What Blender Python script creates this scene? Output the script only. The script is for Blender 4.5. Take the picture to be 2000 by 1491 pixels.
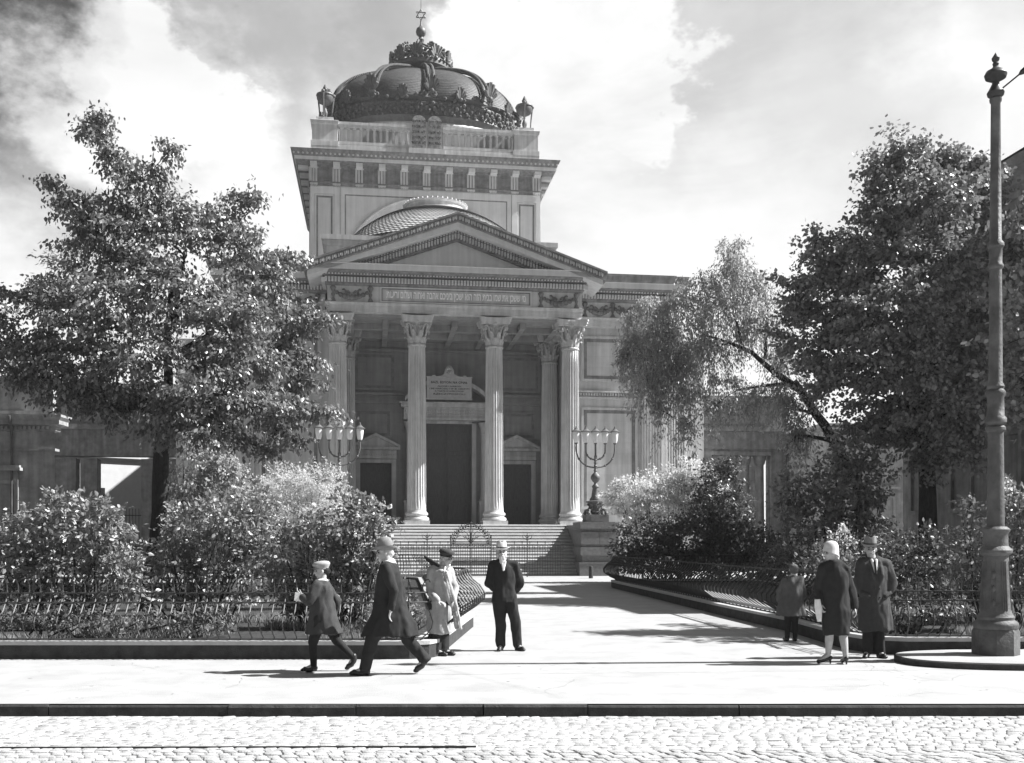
import bpy, bmesh, math, random
import numpy as np
from mathutils import Vector, Matrix, Euler, noise
R = math.radians
scene = bpy.context.scene
for o in list(bpy.data.objects): bpy.data.objects.remove(o)
COL = scene.collection

# ------------------------------------------------------------------ camera
CAM_Z = 1.72; F = 2030.0; HZ = 1058.0
cd = bpy.data.cameras.new('camera'); cam = bpy.data.objects.new('camera', cd); COL.objects.link(cam)
cam.location = (0, 0, CAM_Z); cam.rotation_euler = (R(90), 0, 0)
cd.sensor_width = 36; cd.lens = 36*F/2000.0; cd.shift_y = (HZ-745.5)/2000.0
cd.clip_end = 4000; cd.clip_start = .1
scene.camera = cam
scene.view_settings.view_transform = 'Standard'; scene.view_settings.look = 'None'
scene.view_settings.gamma = 1; scene.view_settings.exposure = 1.31
def at(px, py, Y):
    "a point of the photograph at the distance Y"
    return Vector(((px-1000)/F*Y, Y, CAM_Z+(HZ-py)/F*Y))

# ------------------------------------------------------------------ sun and sky
SUN_AZ, SUN_EL = R(3), R(45)          # azimuth counted from +X towards +Y
sd = bpy.data.lights.new('sun', 'SUN'); sun = bpy.data.objects.new('sun', sd); COL.objects.link(sun)
sd.energy = 5.0; sd.angle = R(.5); sd.color = (1, 1, 1)
sv = Vector((math.cos(SUN_AZ)*math.cos(SUN_EL), math.sin(SUN_AZ)*math.cos(SUN_EL), math.sin(SUN_EL)))
sun.rotation_euler = sv.to_track_quat('Z', 'Y').to_euler()
sun.location = (30, 5, 40)

world = bpy.data.worlds.new('World'); scene.world = world; world.use_nodes = True
wt = world.node_tree; wt.nodes.clear()
def wn(t, **k):
    n = wt.nodes.new(t)
    for a, b in k.items(): setattr(n, a, b)
    return n
def wl(a, b): wt.links.new(a, b)
def wm(op, a, b=None, c=None, clamp=False):
    n = wn('ShaderNodeMath', operation=op, use_clamp=clamp)
    for i, v in enumerate((a, b, c)):
        if v is None: continue
        if isinstance(v, (int, float)): n.inputs[i].default_value = v
        else: wl(v, n.inputs[i])
    return n.outputs[0]
sky = wn('ShaderNodeTexSky', sky_type='NISHITA', sun_disc=False, sun_elevation=SUN_EL, sun_rotation=math.pi/2-SUN_AZ, dust_density=2.0)
bw = wn('ShaderNodeRGBToBW'); wl(sky.outputs[0], bw.inputs[0])
tc = wn('ShaderNodeTexCoord')
nz = wn('ShaderNodeTexNoise'); nz.inputs['Scale'].default_value = 3.2; nz.inputs['Detail'].default_value = 9; nz.inputs['Roughness'].default_value = .58
mp = wn('ShaderNodeMapping'); mp.inputs['Scale'].default_value = (1, 1, 1.5); mp.inputs['Location'].default_value = (3.1, .4, 1.7)
wl(tc.outputs['Generated'], mp.inputs[0]); wl(mp.outputs[0], nz.inputs['Vector'])
nz2 = wn('ShaderNodeTexNoise'); nz2.inputs['Scale'].default_value = 7; nz2.inputs['Detail'].default_value = 7; nz2.inputs['Roughness'].default_value = .6
wl(mp.outputs[0], nz2.inputs['Vector'])
# cloud banks: soft lobes in directions of the sky, ragged by noise
wv = wn('ShaderNodeVectorMath', operation='SUBTRACT'); wl(nz2.outputs['Color'], wv.inputs[0]); wv.inputs[1].default_value = (.5, .5, .5)
ws = wn('ShaderNodeVectorMath', operation='SCALE'); wl(wv.outputs[0], ws.inputs[0]); ws.inputs['Scale'].default_value = .24
wa = wn('ShaderNodeVectorMath', operation='ADD'); wl(tc.outputs['Generated'], wa.inputs[0]); wl(ws.outputs[0], wa.inputs[1])
def lobe(px, py, rad, soft, amp):
    d = Vector(((px-1000)/F, 1, (HZ-py)/F)).normalized()
    n = wn('ShaderNodeVectorMath', operation='DISTANCE'); wl(wa.outputs[0], n.inputs[0]); n.inputs[1].default_value = d
    m = wn('ShaderNodeMapRange', interpolation_type='SMOOTHSTEP'); wl(n.outputs['Value'], m.inputs[0])
    m.inputs[1].default_value = rad+soft; m.inputs[2].default_value = max(rad-soft, 0.0001); m.inputs[3].default_value = 0; m.inputs[4].default_value = amp
    return m.outputs[0]
# blue (grey on the plate) gaps between the clouds
gaps = [(-60,-30,.16,.07,1.0),(150,10,.09,.05,.85),(0,160,.05,.04,.80),(330,15,.08,.05,.68),(520,30,.08,.06,.48),(700,30,.08,.06,.54),(860,20,.06,.05,.50),
        (1010,0,.07,.04,.52),(1200,-10,.06,.035,.48),(560,170,.06,.05,.18),(1400,20,.10,.07,.36),(1640,90,.12,.08,.30),(1880,200,.08,.07,.16),(70,330,.05,.04,.22),(1330,120,.05,.04,.22)]
whites = [(290,170,.06,.022,.8),(170,215,.05,.022,.7),(960,120,.062,.013,.7),(1140,110,.062,.013,.8),(870,140,.05,.014,.6),(1240,160,.05,.01,.5),(370,200,.045,.012,.6),(1930,60,.06,.05,.35),(1040,60,.03,.015,.35),(380,210,.05,.03,.4)]
g = None
for a in gaps: g = lobe(*a) if g is None else wm('MAXIMUM', g, lobe(*a))
w_ = None
for a in whites: w_ = lobe(*a) if w_ is None else wm('MAXIMUM', w_, lobe(*a))
g = wm('SUBTRACT', g, w_, clamp=True)
gn = wm('MULTIPLY', wm('SUBTRACT', nz.outputs[0], .5), .55)
gn2 = wm('MULTIPLY', wm('SUBTRACT', nz2.outputs[0], .5), .22)
front_gap = wm('ADD', g, wm('MULTIPLY', wm('ADD', gn, gn2), wm('ADD', wm('MULTIPLY', g, 1.2), .16)), clamp=True)
# the bright cloud bank stands over the synagogue; elsewhere broken cloud on clear sky
dn = wn('ShaderNodeVectorMath', operation='DISTANCE'); wl(wa.outputs[0], dn.inputs[0]); dn.inputs[1].default_value = Vector((0, 1, .25)).normalized()
bank = wn('ShaderNodeMapRange', interpolation_type='SMOOTHSTEP'); wl(dn.outputs['Value'], bank.inputs[0])
bank.inputs[1].default_value = .95; bank.inputs[2].default_value = .55
cr = wn('ShaderNodeMapRange', interpolation_type='SMOOTHSTEP'); wl(nz.outputs[0], cr.inputs[0]); cr.inputs[1].default_value = .54; cr.inputs[2].default_value = .68
cover = wm('ADD', wm('MULTIPLY', bank.outputs[0], wm('SUBTRACT', 1.0, front_gap)), wm('MULTIPLY', wm('SUBTRACT', 1.0, bank.outputs[0]), wm('MULTIPLY', cr.outputs[0], .10)), clamp=True)
CLOUD = 4.05; CLEAR_GAIN = .27
nz3 = wn('ShaderNodeTexNoise'); nz3.inputs['Scale'].default_value = 2.6; nz3.inputs['Detail'].default_value = 10; nz3.inputs['Roughness'].default_value = .6; nz3.inputs['Distortion'].default_value = .6
wl(mp.outputs[0], nz3.inputs['Vector'])
shade = wn('ShaderNodeMapRange', interpolation_type='SMOOTHSTEP'); wl(nz3.outputs[0], shade.inputs[0]); shade.inputs[1].default_value = .36; shade.inputs[2].default_value = .6; shade.inputs[3].default_value = .80; shade.inputs[4].default_value = 1.03
val = wm('ADD', wm('MULTIPLY', wm('MULTIPLY', cover, shade.outputs[0]), CLOUD), wm('MULTIPLY', wm('SUBTRACT', 1.0, cover), wm('MULTIPLY', bw.outputs[0], wm('MULTIPLY', CLEAR_GAIN, wm('SUBTRACT', 1.0, wm('MULTIPLY', bank.outputs[0], .56))))))
bg = wn('ShaderNodeBackground'); wl(val, bg.inputs[0]); bg.inputs[1].default_value = .1
wo = wn('ShaderNodeOutputWorld'); wl(bg.outputs[0], wo.inputs[0])

# ------------------------------------------------------------------ materials
def mat(name, val, rough=.85, spec=.3, var=.15, scale=3.0, bump=.0, bscale=30.0, streak=0.0, joints=None, metal=0.0, island=0.0, detail=6, coat=0, stretch=None):
    m = bpy.data.materials.new(name); m.use_nodes = True; t = m.node_tree
    b = t.nodes['Principled BSDF']; b.inputs['Roughness'].default_value = rough; b.inputs['Specular IOR Level'].default_value = spec
    b.inputs['Metallic'].default_value = metal
    if coat: b.inputs['Coat Weight'].default_value = coat
    c = t.nodes.new('ShaderNodeTexCoord'); n = t.nodes.new('ShaderNodeTexNoise'); n.inputs['Scale'].default_value = scale; n.inputs['Detail'].default_value = detail
    n.inputs['Roughness'].default_value = .62
    src = c.outputs['Object']
    if stretch:
        mm = t.nodes.new('ShaderNodeMapping'); mm.inputs['Scale'].default_value = stretch; t.links.new(src, mm.inputs[0]); t.links.new(mm.outputs[0], n.inputs['Vector'])
    else: t.links.new(src, n.inputs['Vector'])
    def M(op, a, b2, clamp=False):
        q = t.nodes.new('ShaderNodeMath'); q.operation = op; q.use_clamp = clamp
        for i, v in enumerate((a, b2)):
            if isinstance(v, (int, float)): q.inputs[i].default_value = v
            else: t.links.new(v, q.inputs[i])
        return q.outputs[0]
    r = t.nodes.new('ShaderNodeMapRange'); t.links.new(n.outputs[0], r.inputs[0]); r.inputs[1].default_value = .28; r.inputs[2].default_value = .72
    r.inputs[3].default_value = val*(1-var); r.inputs[4].default_value = val*(1+var)
    v = r.outputs[0]
    if streak:   # rain streaks: noise squeezed across and stretched downwards
        mm = t.nodes.new('ShaderNodeMapping'); mm.inputs['Scale'].default_value = (2.6, 2.6, .16); t.links.new(src, mm.inputs[0])
        n2 = t.nodes.new('ShaderNodeTexNoise'); n2.inputs['Scale'].default_value = 1.6; n2.inputs['Detail'].default_value = 5; t.links.new(mm.outputs[0], n2.inputs['Vector'])
        r2 = t.nodes.new('ShaderNodeMapRange'); t.links.new(n2.outputs[0], r2.inputs[0]); r2.inputs[1].default_value = .35; r2.inputs[2].default_value = .68
        r2.inputs[3].default_value = 1-streak; r2.inputs[4].default_value = 1.06
        v = M('MULTIPLY', v, r2.outputs[0])
    hgt = None
    if joints:   # (block length, course height, depth of tone)
        L_, Hh, dk = joints
        sp = t.nodes.new('ShaderNodeSeparateXYZ'); t.links.new(src, sp.inputs[0]); cb = t.nodes.new('ShaderNodeCombineXYZ')
        t.links.new(M('ADD', sp.outputs[0], sp.outputs[1]), cb.inputs[0]); t.links.new(sp.outputs[2], cb.inputs[1])
        br = t.nodes.new('ShaderNodeTexBrick'); t.links.new(cb.outputs[0], br.inputs['Vector']); br.inputs['Scale'].default_value = 1
        br.inputs['Brick Width'].default_value = L_; br.inputs['Row Height'].default_value = Hh; br.inputs['Mortar Size'].default_value = .012
        br.inputs['Color1'].default_value = (1, 1, 1, 1); br.inputs['Color2'].default_value = (.93, .93, .93, 1); br.inputs['Mortar'].default_value = (dk, dk, dk, 1)
        v = M('MULTIPLY', v, br.outputs['Color']); hgt = br.outputs['Color']
    if island:
        g_ = t.nodes.new('ShaderNodeNewGeometry'); r3 = t.nodes.new('ShaderNodeMapRange'); t.links.new(g_.outputs['Random Per Island'], r3.inputs[0])
        r3.inputs[3].default_value = 1-island; r3.inputs[4].default_value = 1+island; v = M('MULTIPLY', v, r3.outputs[0])
    t.links.new(v, b.inputs['Base Color'])
    if bump:
        n3 = t.nodes.new('ShaderNodeTexNoise'); n3.inputs['Scale'].default_value = bscale; n3.inputs['Detail'].default_value = 5; t.links.new(src, n3.inputs['Vector'])
        bp = t.nodes.new('ShaderNodeBump'); bp.inputs['Strength'].default_value = bump; bp.inputs['Distance'].default_value = .02
        t.links.new(n3.outputs[0], bp.inputs['Height']); t.links.new(bp.outputs[0], b.inputs['Normal'])
    return m
def leafmat(name, val, trans=.45, gloss=.25, var=.35, rough=.42):
    m = bpy.data.materials.new(name); m.use_nodes = True; t = m.node_tree; t.nodes.clear()
    o = t.nodes.new('ShaderNodeOutputMaterial'); g_ = t.nodes.new('ShaderNodeNewGeometry')
    r = t.nodes.new('ShaderNodeMapRange'); t.links.new(g_.outputs['Random Per Island'], r.inputs[0]); r.inputs[3].default_value = val*(1-var); r.inputs[4].default_value = val*(1+var)
    c = t.nodes.new('ShaderNodeTexCoord'); n = t.nodes.new('ShaderNodeTexNoise'); n.inputs['Scale'].default_value = 1.1; n.inputs['Detail'].default_value = 3; t.links.new(c.outputs['Object'], n.inputs['Vector'])
    q = t.nodes.new('ShaderNodeMath'); q.operation = 'MULTIPLY'; t.links.new(r.outputs[0], q.inputs[0])
    r2 = t.nodes.new('ShaderNodeMapRange'); t.links.new(n.outputs[0], r2.inputs[0]); r2.inputs[1].default_value = .3; r2.inputs[2].default_value = .7; r2.inputs[3].default_value = .75; r2.inputs[4].default_value = 1.3
    t.links.new(r2.outputs[0], q.inputs[1])
    b = t.nodes.new('ShaderNodeBsdfPrincipled'); b.inputs['Roughness'].default_value = rough; b.inputs['Specular IOR Level'].default_value = gloss
    t.links.new(q.outputs[0], b.inputs['Base Color'])
    tr = t.nodes.new('ShaderNodeBsdfTranslucent'); t.links.new(q.outputs[0], tr.inputs[0])
    mx = t.nodes.new('ShaderNodeMixShader'); mx.inputs[0].default_value = trans
    t.links.new(b.outputs[0], mx.inputs[1]); t.links.new(tr.outputs[0], mx.inputs[2]); t.links.new(mx.outputs[0], o.inputs[0])
    return m
M_ = {}
M_['stone'] = mat('weathered_stone', .58, var=.14, scale=1.3, streak=.22, bump=.25, bscale=14)
M_['ashlar'] = mat('stone_wall', .56, var=.13, scale=1.1, streak=.2, bump=.25, bscale=14, joints=(1.5, .62, .9))
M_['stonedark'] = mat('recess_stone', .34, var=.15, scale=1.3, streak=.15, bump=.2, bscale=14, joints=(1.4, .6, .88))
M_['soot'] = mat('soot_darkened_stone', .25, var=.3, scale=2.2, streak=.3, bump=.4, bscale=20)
M_['mouldingdark'] = mat('dark_moulding', .24, var=.3, scale=3)  # recess panel lines, darker than the wall around them
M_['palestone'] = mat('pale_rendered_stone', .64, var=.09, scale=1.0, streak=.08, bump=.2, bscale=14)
M_['tabletstone'] = mat('blotched_tablet_stone', .30, var=.6, scale=3.5, bump=.5, bscale=12)
M_['faded'] = mat('faded_lettering', .07, var=.5, scale=6)
M_['ornament'] = mat('carved_stone', .46, var=.25, scale=9, bump=.6, bscale=26)
M_['dirtystone'] = mat('sooty_stone', .2, var=.4, scale=2.2, streak=.35, bump=.4, bscale=12)
M_['plaster'] = mat('old_plaster', .30, var=.4, scale=1.4, streak=.25, bump=.4, bscale=10, detail=8)
M_['plasterlight'] = mat('lime_plaster', .52, var=.08, scale=2)
M_['granite'] = mat('grey_granite', .16, var=.25, scale=7, bump=.4, bscale=30)
M_['step'] = mat('worn_step_stone', .38, var=.2, scale=2.2, bump=.3, bscale=18, stretch=(1, 1, 4))
M_['roof'] = mat('sheet_metal_roof', .09, rough=.5, var=.3, scale=3)
M_['bronze'] = mat('dark_copper', .10, rough=.5, spec=.4, var=.4, scale=4, bump=.6, bscale=20)
M_['tile'] = mat('zinc_scale_tile', .46, rough=.7, var=.2, scale=5, island=.10)
M_['domegore'] = mat('copper_scales', .10, rough=.62, spec=.3, var=.35, scale=6, bump=.8, bscale=9, island=.12)
M_['iron'] = mat('painted_iron', .034, rough=.5, spec=.4, var=.3, scale=8)
M_['lampiron'] = mat('grey_painted_iron', .095, rough=.62, spec=.35, var=.55, scale=3.5, bump=.5, bscale=24)
M_['candela'] = mat('verdigris_bronze', .10, rough=.55, spec=.5, var=.4, scale=14, bump=.3, bscale=50)
M_['door'] = mat('dark_timber', .13, rough=.6, var=.3, scale=5, stretch=(6, 6, .6))
M_['glasspane'] = mat('window_glass', .02, rough=.12, spec=.6, var=.2, scale=2)
M_['frame'] = mat('window_timber', .16, rough=.6, var=.2, scale=6)
M_['white'] = mat('white_letter', .95, var=.03)
M_['sign'] = mat('sign_board', .52, var=.1, scale=6)
M_['ink'] = mat('black_lettering', .03, var=.1)
M_['soil'] = mat('garden_soil', .035, var=.5, scale=6, bump=.8, bscale=20)
M_['bark'] = mat('rough_bark', .035, var=.5, scale=9, bump=1.0, bscale=22, stretch=(3, 3, .7))
M_['kerbshade'] = mat('kerb_granite_painted_shade', .045, var=.45, scale=6, bump=.6, bscale=40)  # shade on the kerb faces is put into the granite colour
M_['coping'] = mat('coping_painted_light', .42, var=.15, scale=8, bump=.3, bscale=30)
M_['pave'] = mat('pavement_asphalt_slabs', .33, var=.15, scale=1.6, bump=.3, bscale=60, detail=10)
M_['sett'] = mat('granite_setts', .35, rough=.7, var=.09, scale=9, bump=.5, bscale=60, island=.12)
M_['joint'] = mat('sett_joint_dirt', .30, var=.4, scale=14, bump=.6, bscale=60)
M_['grass'] = leafmat('grass_blades', .26, .4, .2)
M_['linden'] = leafmat('linden_leaves', .175, .30, .75, rough=.38)
M_['maple'] = leafmat('maple_leaves', .24, .28, .55, rough=.4)
M_['birch'] = leafmat('weeping_leaves', .40, .45, .4)
M_['shrub'] = leafmat('shrub_leaves', .23, .28, .8)
M_['shrubdark'] = leafmat('dark_shrub_leaves', .11, .3, .4)
M_['blossom'] = leafmat('pale_feathery_leaves', .62, .5, .2, var=.2)
M_['petal'] = leafmat('white_petals', .7, .4, .1, var=.12)

# ------------------------------------------------------------------ objects
def tag(o, label=None, cat=None, group=None, kind=None):
    if label: o['label'] = label
    if cat: o['category'] = cat
    if group: o['group'] = group
    if kind: o['kind'] = kind
    return o
def empty(name, loc=(0, 0, 0), rz=0, label=None, cat=None, group=None):
    o = bpy.data.objects.new(name, None); COL.objects.link(o); o.location = loc; o.rotation_euler = (0, 0, rz); o.empty_display_size = .2
    return tag(o, label, cat, group)
def link(name, me, parent=None, loc=None, rz=0):
    o = bpy.data.objects.new(name, me); COL.objects.link(o)
    if parent is not None: o.parent = parent
    if loc is not None: o.location = loc
    if rz: o.rotation_euler = (0, 0, rz)
    return o
def copy_tree(o, parent=None):
    c = o.copy(); COL.objects.link(c)
    if parent is not None: c.parent = parent
    for ch in list(o.children): copy_tree(ch, c)
    return c

class MB:
    "collects shapes into one mesh"
    def __init__(s): s.v = []; s.f = []
    def add(s, vs, fs):
        k = len(s.v); s.v += [tuple(p) for p in vs]; s.f += [tuple(i+k for i in f) for f in fs]; return s
    def box(s, x0, x1, y0, y1, z0, z1):
        return s.add([(x0,y0,z0),(x1,y0,z0),(x1,y1,z0),(x0,y1,z0),(x0,y0,z1),(x1,y0,z1),(x1,y1,z1),(x0,y1,z1)],
                     [(0,3,2,1),(4,5,6,7),(0,1,5,4),(1,2,6,5),(2,3,7,6),(3,0,4,7)])
    def lathe(s, prof, n=24, c=(0, 0, 0), a0=0, sq=False):
        vs = []; m = len(prof)
        for r, z in prof:
            for i in range(n):
                a = a0+2*math.pi*i/n; vs.append((c[0]+r*math.cos(a), c[1]+r*math.sin(a), c[2]+z))
        fs = [(j*n+i, j*n+(i+1) % n, (j+1)*n+(i+1) % n, (j+1)*n+i) for j in range(m-1) for i in range(n)]
        fs.append(tuple(range(n))[::-1]); fs.append(tuple((m-1)*n+i for i in range(n)))
        return s.add(vs, fs)
    def rect_sweep(s, x0, x1, y0, y1, prof, closed=True):
        "moulding round a rectangle: prof = (out, z) points"
        vs = []
        for o, z in prof: vs += [(x0-o, y0-o, z), (x1+o, y0-o, z), (x1+o, y1+o, z), (x0-o, y1+o, z)]
        m = len(prof); fs = [(j*4+i, j*4+(i+1) % 4, (j+1)*4+(i+1) % 4, (j+1)*4+i) for j in range(m-1) for i in range(4)]
        fs += [(3, 2, 1, 0), tuple((m-1)*4+i for i in range(4))]
        return s.add(vs, fs)
    def loft(s, rings, caps=True):
        n = len(rings[0]); vs = [p for r in rings for p in r]
        fs = [(j*n+i, j*n+(i+1) % n, (j+1)*n+(i+1) % n, (j+1)*n+i) for j in range(len(rings)-1) for i in range(n)]
        if caps: fs += [tuple(range(n))[::-1], tuple((len(rings)-1)*n+i for i in range(n))]
        return s.add(vs, fs)
    def prism(s, pts, axis, a, b):
        "closed 2D outline pushed along an axis"
        f = {'x': lambda p, t: (t, p[0], p[1]), 'y': lambda p, t: (p[0], t, p[1]), 'z': lambda p, t: (p[0], p[1], t)}[axis]
        return s.loft([[f(p, a) for p in pts], [f(p, b) for p in pts]])
    def tube(s, pts, r, n=6, caps=True):
        pts = [Vector(p) for p in pts]; k = len(pts); rs = r if isinstance(r, (list, tuple)) else [r]*k
        rings = []; up = Vector((0, 0, 1)); prev = None
        for i, p in enumerate(pts):
            d = (pts[min(i+1, k-1)]-pts[max(i-1, 0)])
            d = d.normalized() if d.length > 1e-9 else up
            if prev is None:
                a = d.cross(up)
                if a.length < .1: a = d.cross(Vector((1, 0, 0)))
            else: a = prev-d*prev.dot(d)
            a = a.normalized(); prev = a; b = d.cross(a)
            rings.append([tuple(p+(a*math.cos(2*math.pi*j/n)+b*math.sin(2*math.pi*j/n))*rs[i]) for j in range(n)])
        return s.loft(rings, caps)
    def ball(s, c, r, n=8, m=5, sc=(1, 1, 1)):
        vs = [(c[0], c[1], c[2]-r*sc[2])]
        for j in range(1, m):
            t = math.pi*j/m
            for i in range(n):
                a = 2*math.pi*i/n; vs.append((c[0]+r*sc[0]*math.sin(t)*math.cos(a), c[1]+r*sc[1]*math.sin(t)*math.sin(a), c[2]-r*sc[2]*math.cos(t)))
        vs.append((c[0], c[1], c[2]+r*sc[2])); fs = [(0, 1+(i+1) % n, 1+i) for i in range(n)]
        for j in range(m-2): fs += [(1+j*n+i, 1+j*n+(i+1) % n, 1+(j+1)*n+(i+1) % n, 1+(j+1)*n+i) for i in range(n)]
        e = len(vs)-1; q = 1+(m-2)*n; fs += [(q+i, q+(i+1) % n, e) for i in range(n)]
        return s.add(vs, fs)
    def merge(s, o, M=None):
        return s.add([tuple(M @ Vector(p)) for p in o.v] if M is not None else o.v, o.f)
    def build(s, name, m=None, parent=None, loc=None, rz=0, smooth=None, recalc=True):
        me = bpy.data.meshes.new(name); me.from_pydata(s.v, [], s.f)
        if recalc:
            bm = bmesh.new(); bm.from_mesh(me); bmesh.ops.recalc_face_normals(bm, faces=bm.faces); bm.to_mesh(me); bm.free()
        if smooth is not None:
            me.shade_smooth()
            try: me.set_sharp_from_angle(angle=R(smooth))
            except Exception: pass
        if m is not None: me.materials.append(m)
        return link(name, me, parent, loc, rz)
def text_mb(body, size, depth=.02, align='CENTER', font=None, res=2, bold=0):
    cu = bpy.data.curves.new('txt', 'FONT'); cu.body = body; cu.size = size; cu.extrude = depth; cu.offset = bold; cu.align_x = align; cu.align_y = 'CENTER'; cu.resolution_u = res
    o = bpy.data.objects.new('txt', cu); COL.objects.link(o); bpy.context.view_layer.update()
    me = bpy.data.meshes.new_from_object(o.evaluated_get(bpy.context.evaluated_depsgraph_get()))
    mb = MB(); mb.add([(v.co.x, v.co.z*-1, v.co.y) for v in me.vertices], [tuple(p.vertices) for p in me.polygons])
    bpy.data.objects.remove(o); bpy.data.meshes.remove(me); return mb
def shift(mb, dx, dy, dz):
    mb.v = [(x+dx, y+dy, z+dz) for x, y, z in mb.v]; return mb
rnd = random.Random(7)
# ================================================================== ground, road, pavement
def sheet(name, pts, z, m, thick=.0):
    mb = MB(); mb.add([(x, y, z) for x, y in pts], [tuple(range(len(pts)))])
    o = mb.build(name, m, recalc=False); o['kind'] = 'structure'; return o
sheet('ground', [(-400, 30), (400, 30), (400, 700), (-400, 700)], -.13, M_['soil'])
sheet('ground_behind_the_street', [(-400, -60), (400, -60), (400, -4), (-400, -4)], -.13, M_['pave'])
sheet('roadbed', [(-60, -4), (60, -4), (60, 30), (-60, 30)], -.128, M_['joint'])
# setts laid in courses, every stone slightly its own size and tilt
mb = MB(); y = 6.6; row = 0
while y < 10.93:
    d = .112+rnd.uniform(-.007, .007); x = -13+rnd.uniform(0, .2)
    while x < 13:
        w = rnd.uniform(.10, .175); skew = -.22*(1 if y < 9.1 else -1)
        def P(u, v, z): return (x+u+(v-.07)*skew*1.6, y+v, z+rnd.uniform(-.004, .004))
        g_ = rnd.uniform(.004, .008); z0 = -.135; z1 = -.117+rnd.uniform(-.004, .004); e = .014
        vs = [P(g_, g_, z0), P(w-g_, g_, z0), P(w-g_, d-g_, z0), P(g_, d-g_, z0), P(g_+e, g_+e, z1), P(w-g_-e, g_+e, z1), P(w-g_-e, d-g_-e, z1), P(g_+e, d-g_-e, z1)]
        vs[4:4] = [P(g_+.003, g_+.003, z1-.006), P(w-g_-.003, g_+.003, z1-.006), P(w-g_-.003, d-g_-.003, z1-.006), P(g_+.003, d-g_-.003, z1-.006)]
        mb.add(vs, [(0,1,5,4),(1,2,6,5),(2,3,7,6),(3,0,4,7),(4,5,9,8),(5,6,10,9),(6,7,11,10),(7,4,8,11),(8,9,10,11)])
        x += w
    y += d; row += 1
rd = mb.build('road', M_['sett'], recalc=False, smooth=50); rd['kind'] = 'structure'
# tram rail flush with the setts
mb = MB(); pts = [(-14, 9.16), (-7, 9.2), (-3.6, 9.24), (-.32, 9.28)]
for (xa, ya), (xb, yb) in zip(pts[:-1], pts[1:]):
    for o_, w_2, z_ in ((.0, .006, -.110), (.012, .008, -.106)):
        mb.add([(xa, ya+o_, -.16), (xb, yb+o_, -.16), (xb, yb+o_+w_2, -.16), (xa, ya+o_+w_2, -.16), (xa, ya+o_, z_), (xb, yb+o_, z_), (xb, yb+o_+w_2, z_), (xa, ya+o_+w_2, z_)],
               [(0,3,2,1),(4,5,6,7),(0,1,5,4),(1,2,6,5),(2,3,7,6),(3,0,4,7)])
tag(mb.build('tram_rail', M_['iron']), 'thin dark tram rail lying flush in the cobbled road', 'rail')
# kerb: separate blocks with chipped joints, shade of the front put into their colour
mb = MB(); x = -16.0
while x < 16:
    w = rnd.choice([1.1, 1.35, 1.6, 1.9]); j = rnd.uniform(-.018, .018); zz = rnd.uniform(-.010, .003); c = rnd.uniform(.010, .022)
    pr = [(10.97+j, -.2), (10.97+j, -.012-c+zz), (10.97+j+c, -.006+zz), (11.16, -.004+zz), (11.16, -.2)]
    mb.prism(pr, 'x', x+.006, x+w-.006); x += w
k = mb.build('kerb', M_['kerbshade']); k['kind'] = 'structure'
# pavement and forecourt
pv = [(-60, 11.02), (60, 11.02), (60, 60), (-60, 60)]
sheet('pavement', pv, .0, M_['pave'])
sheet('road_far_side', [(-60, 60), (-400, 60), (-400, -4), (-60, -4)], -.14, M_['joint'])
sheet('road_near_side', [(60, -4), (400, -4), (400, 60), (60, 60)], -.14, M_['joint'])
# narrow drain channels crossing the path, pavement joints
mb = MB()
def strip(p, q, w, z=.004):
    p = Vector(p); q = Vector(q); d = (q-p).normalized(); n = Vector((-d.y, d.x))*w/2
    mb.add([(p.x-n.x, p.y-n.y, z), (q.x-n.x, q.y-n.y, z), (q.x+n.x, q.y+n.y, z), (p.x+n.x, p.y+n.y, z)], [(0, 1, 2, 3)])
strip((3.55, 27), (4.6, 15.9), .035); strip((3.75, 27), (4.8, 15.9), .03)
strip((-3.2, 13.25), (8, 14.1), .012)
for k in range(26):     # hair cracks wandering over the asphalt
    x_ = rnd.uniform(-7, 7); y_ = rnd.uniform(11.4, 20); 
    if x_ < -1.2 or x_ > 4.6: y_ = rnd.uniform(11.4, 14.6)
    a_ = rnd.uniform(0, 3.1)
    for j in range(rnd.randint(3, 9)):
        a_ += rnd.uniform(-.6, .6); q_ = (x_+.16*math.cos(a_), y_+.16*math.sin(a_)); strip((x_, y_), q_, rnd.uniform(.003, .008)); x_, y_ = q_
for k in range(150):    # grit, droppings and leaf scraps
    x_ = rnd.uniform(-7.5, 8); y_ = rnd.uniform(11.3, 15.0) if (x_ < -1 or x_ > 4.6) else rnd.uniform(11.3, 34); s_ = rnd.uniform(.008, .03); strip((x_, y_), (x_+s_*rnd.uniform(.6, 2), y_+rnd.uniform(-.01, .02)), s_, .005)
o = mb.build('path_joint', M_['joint'], recalc=False); o['kind'] = 'structure'

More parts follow.
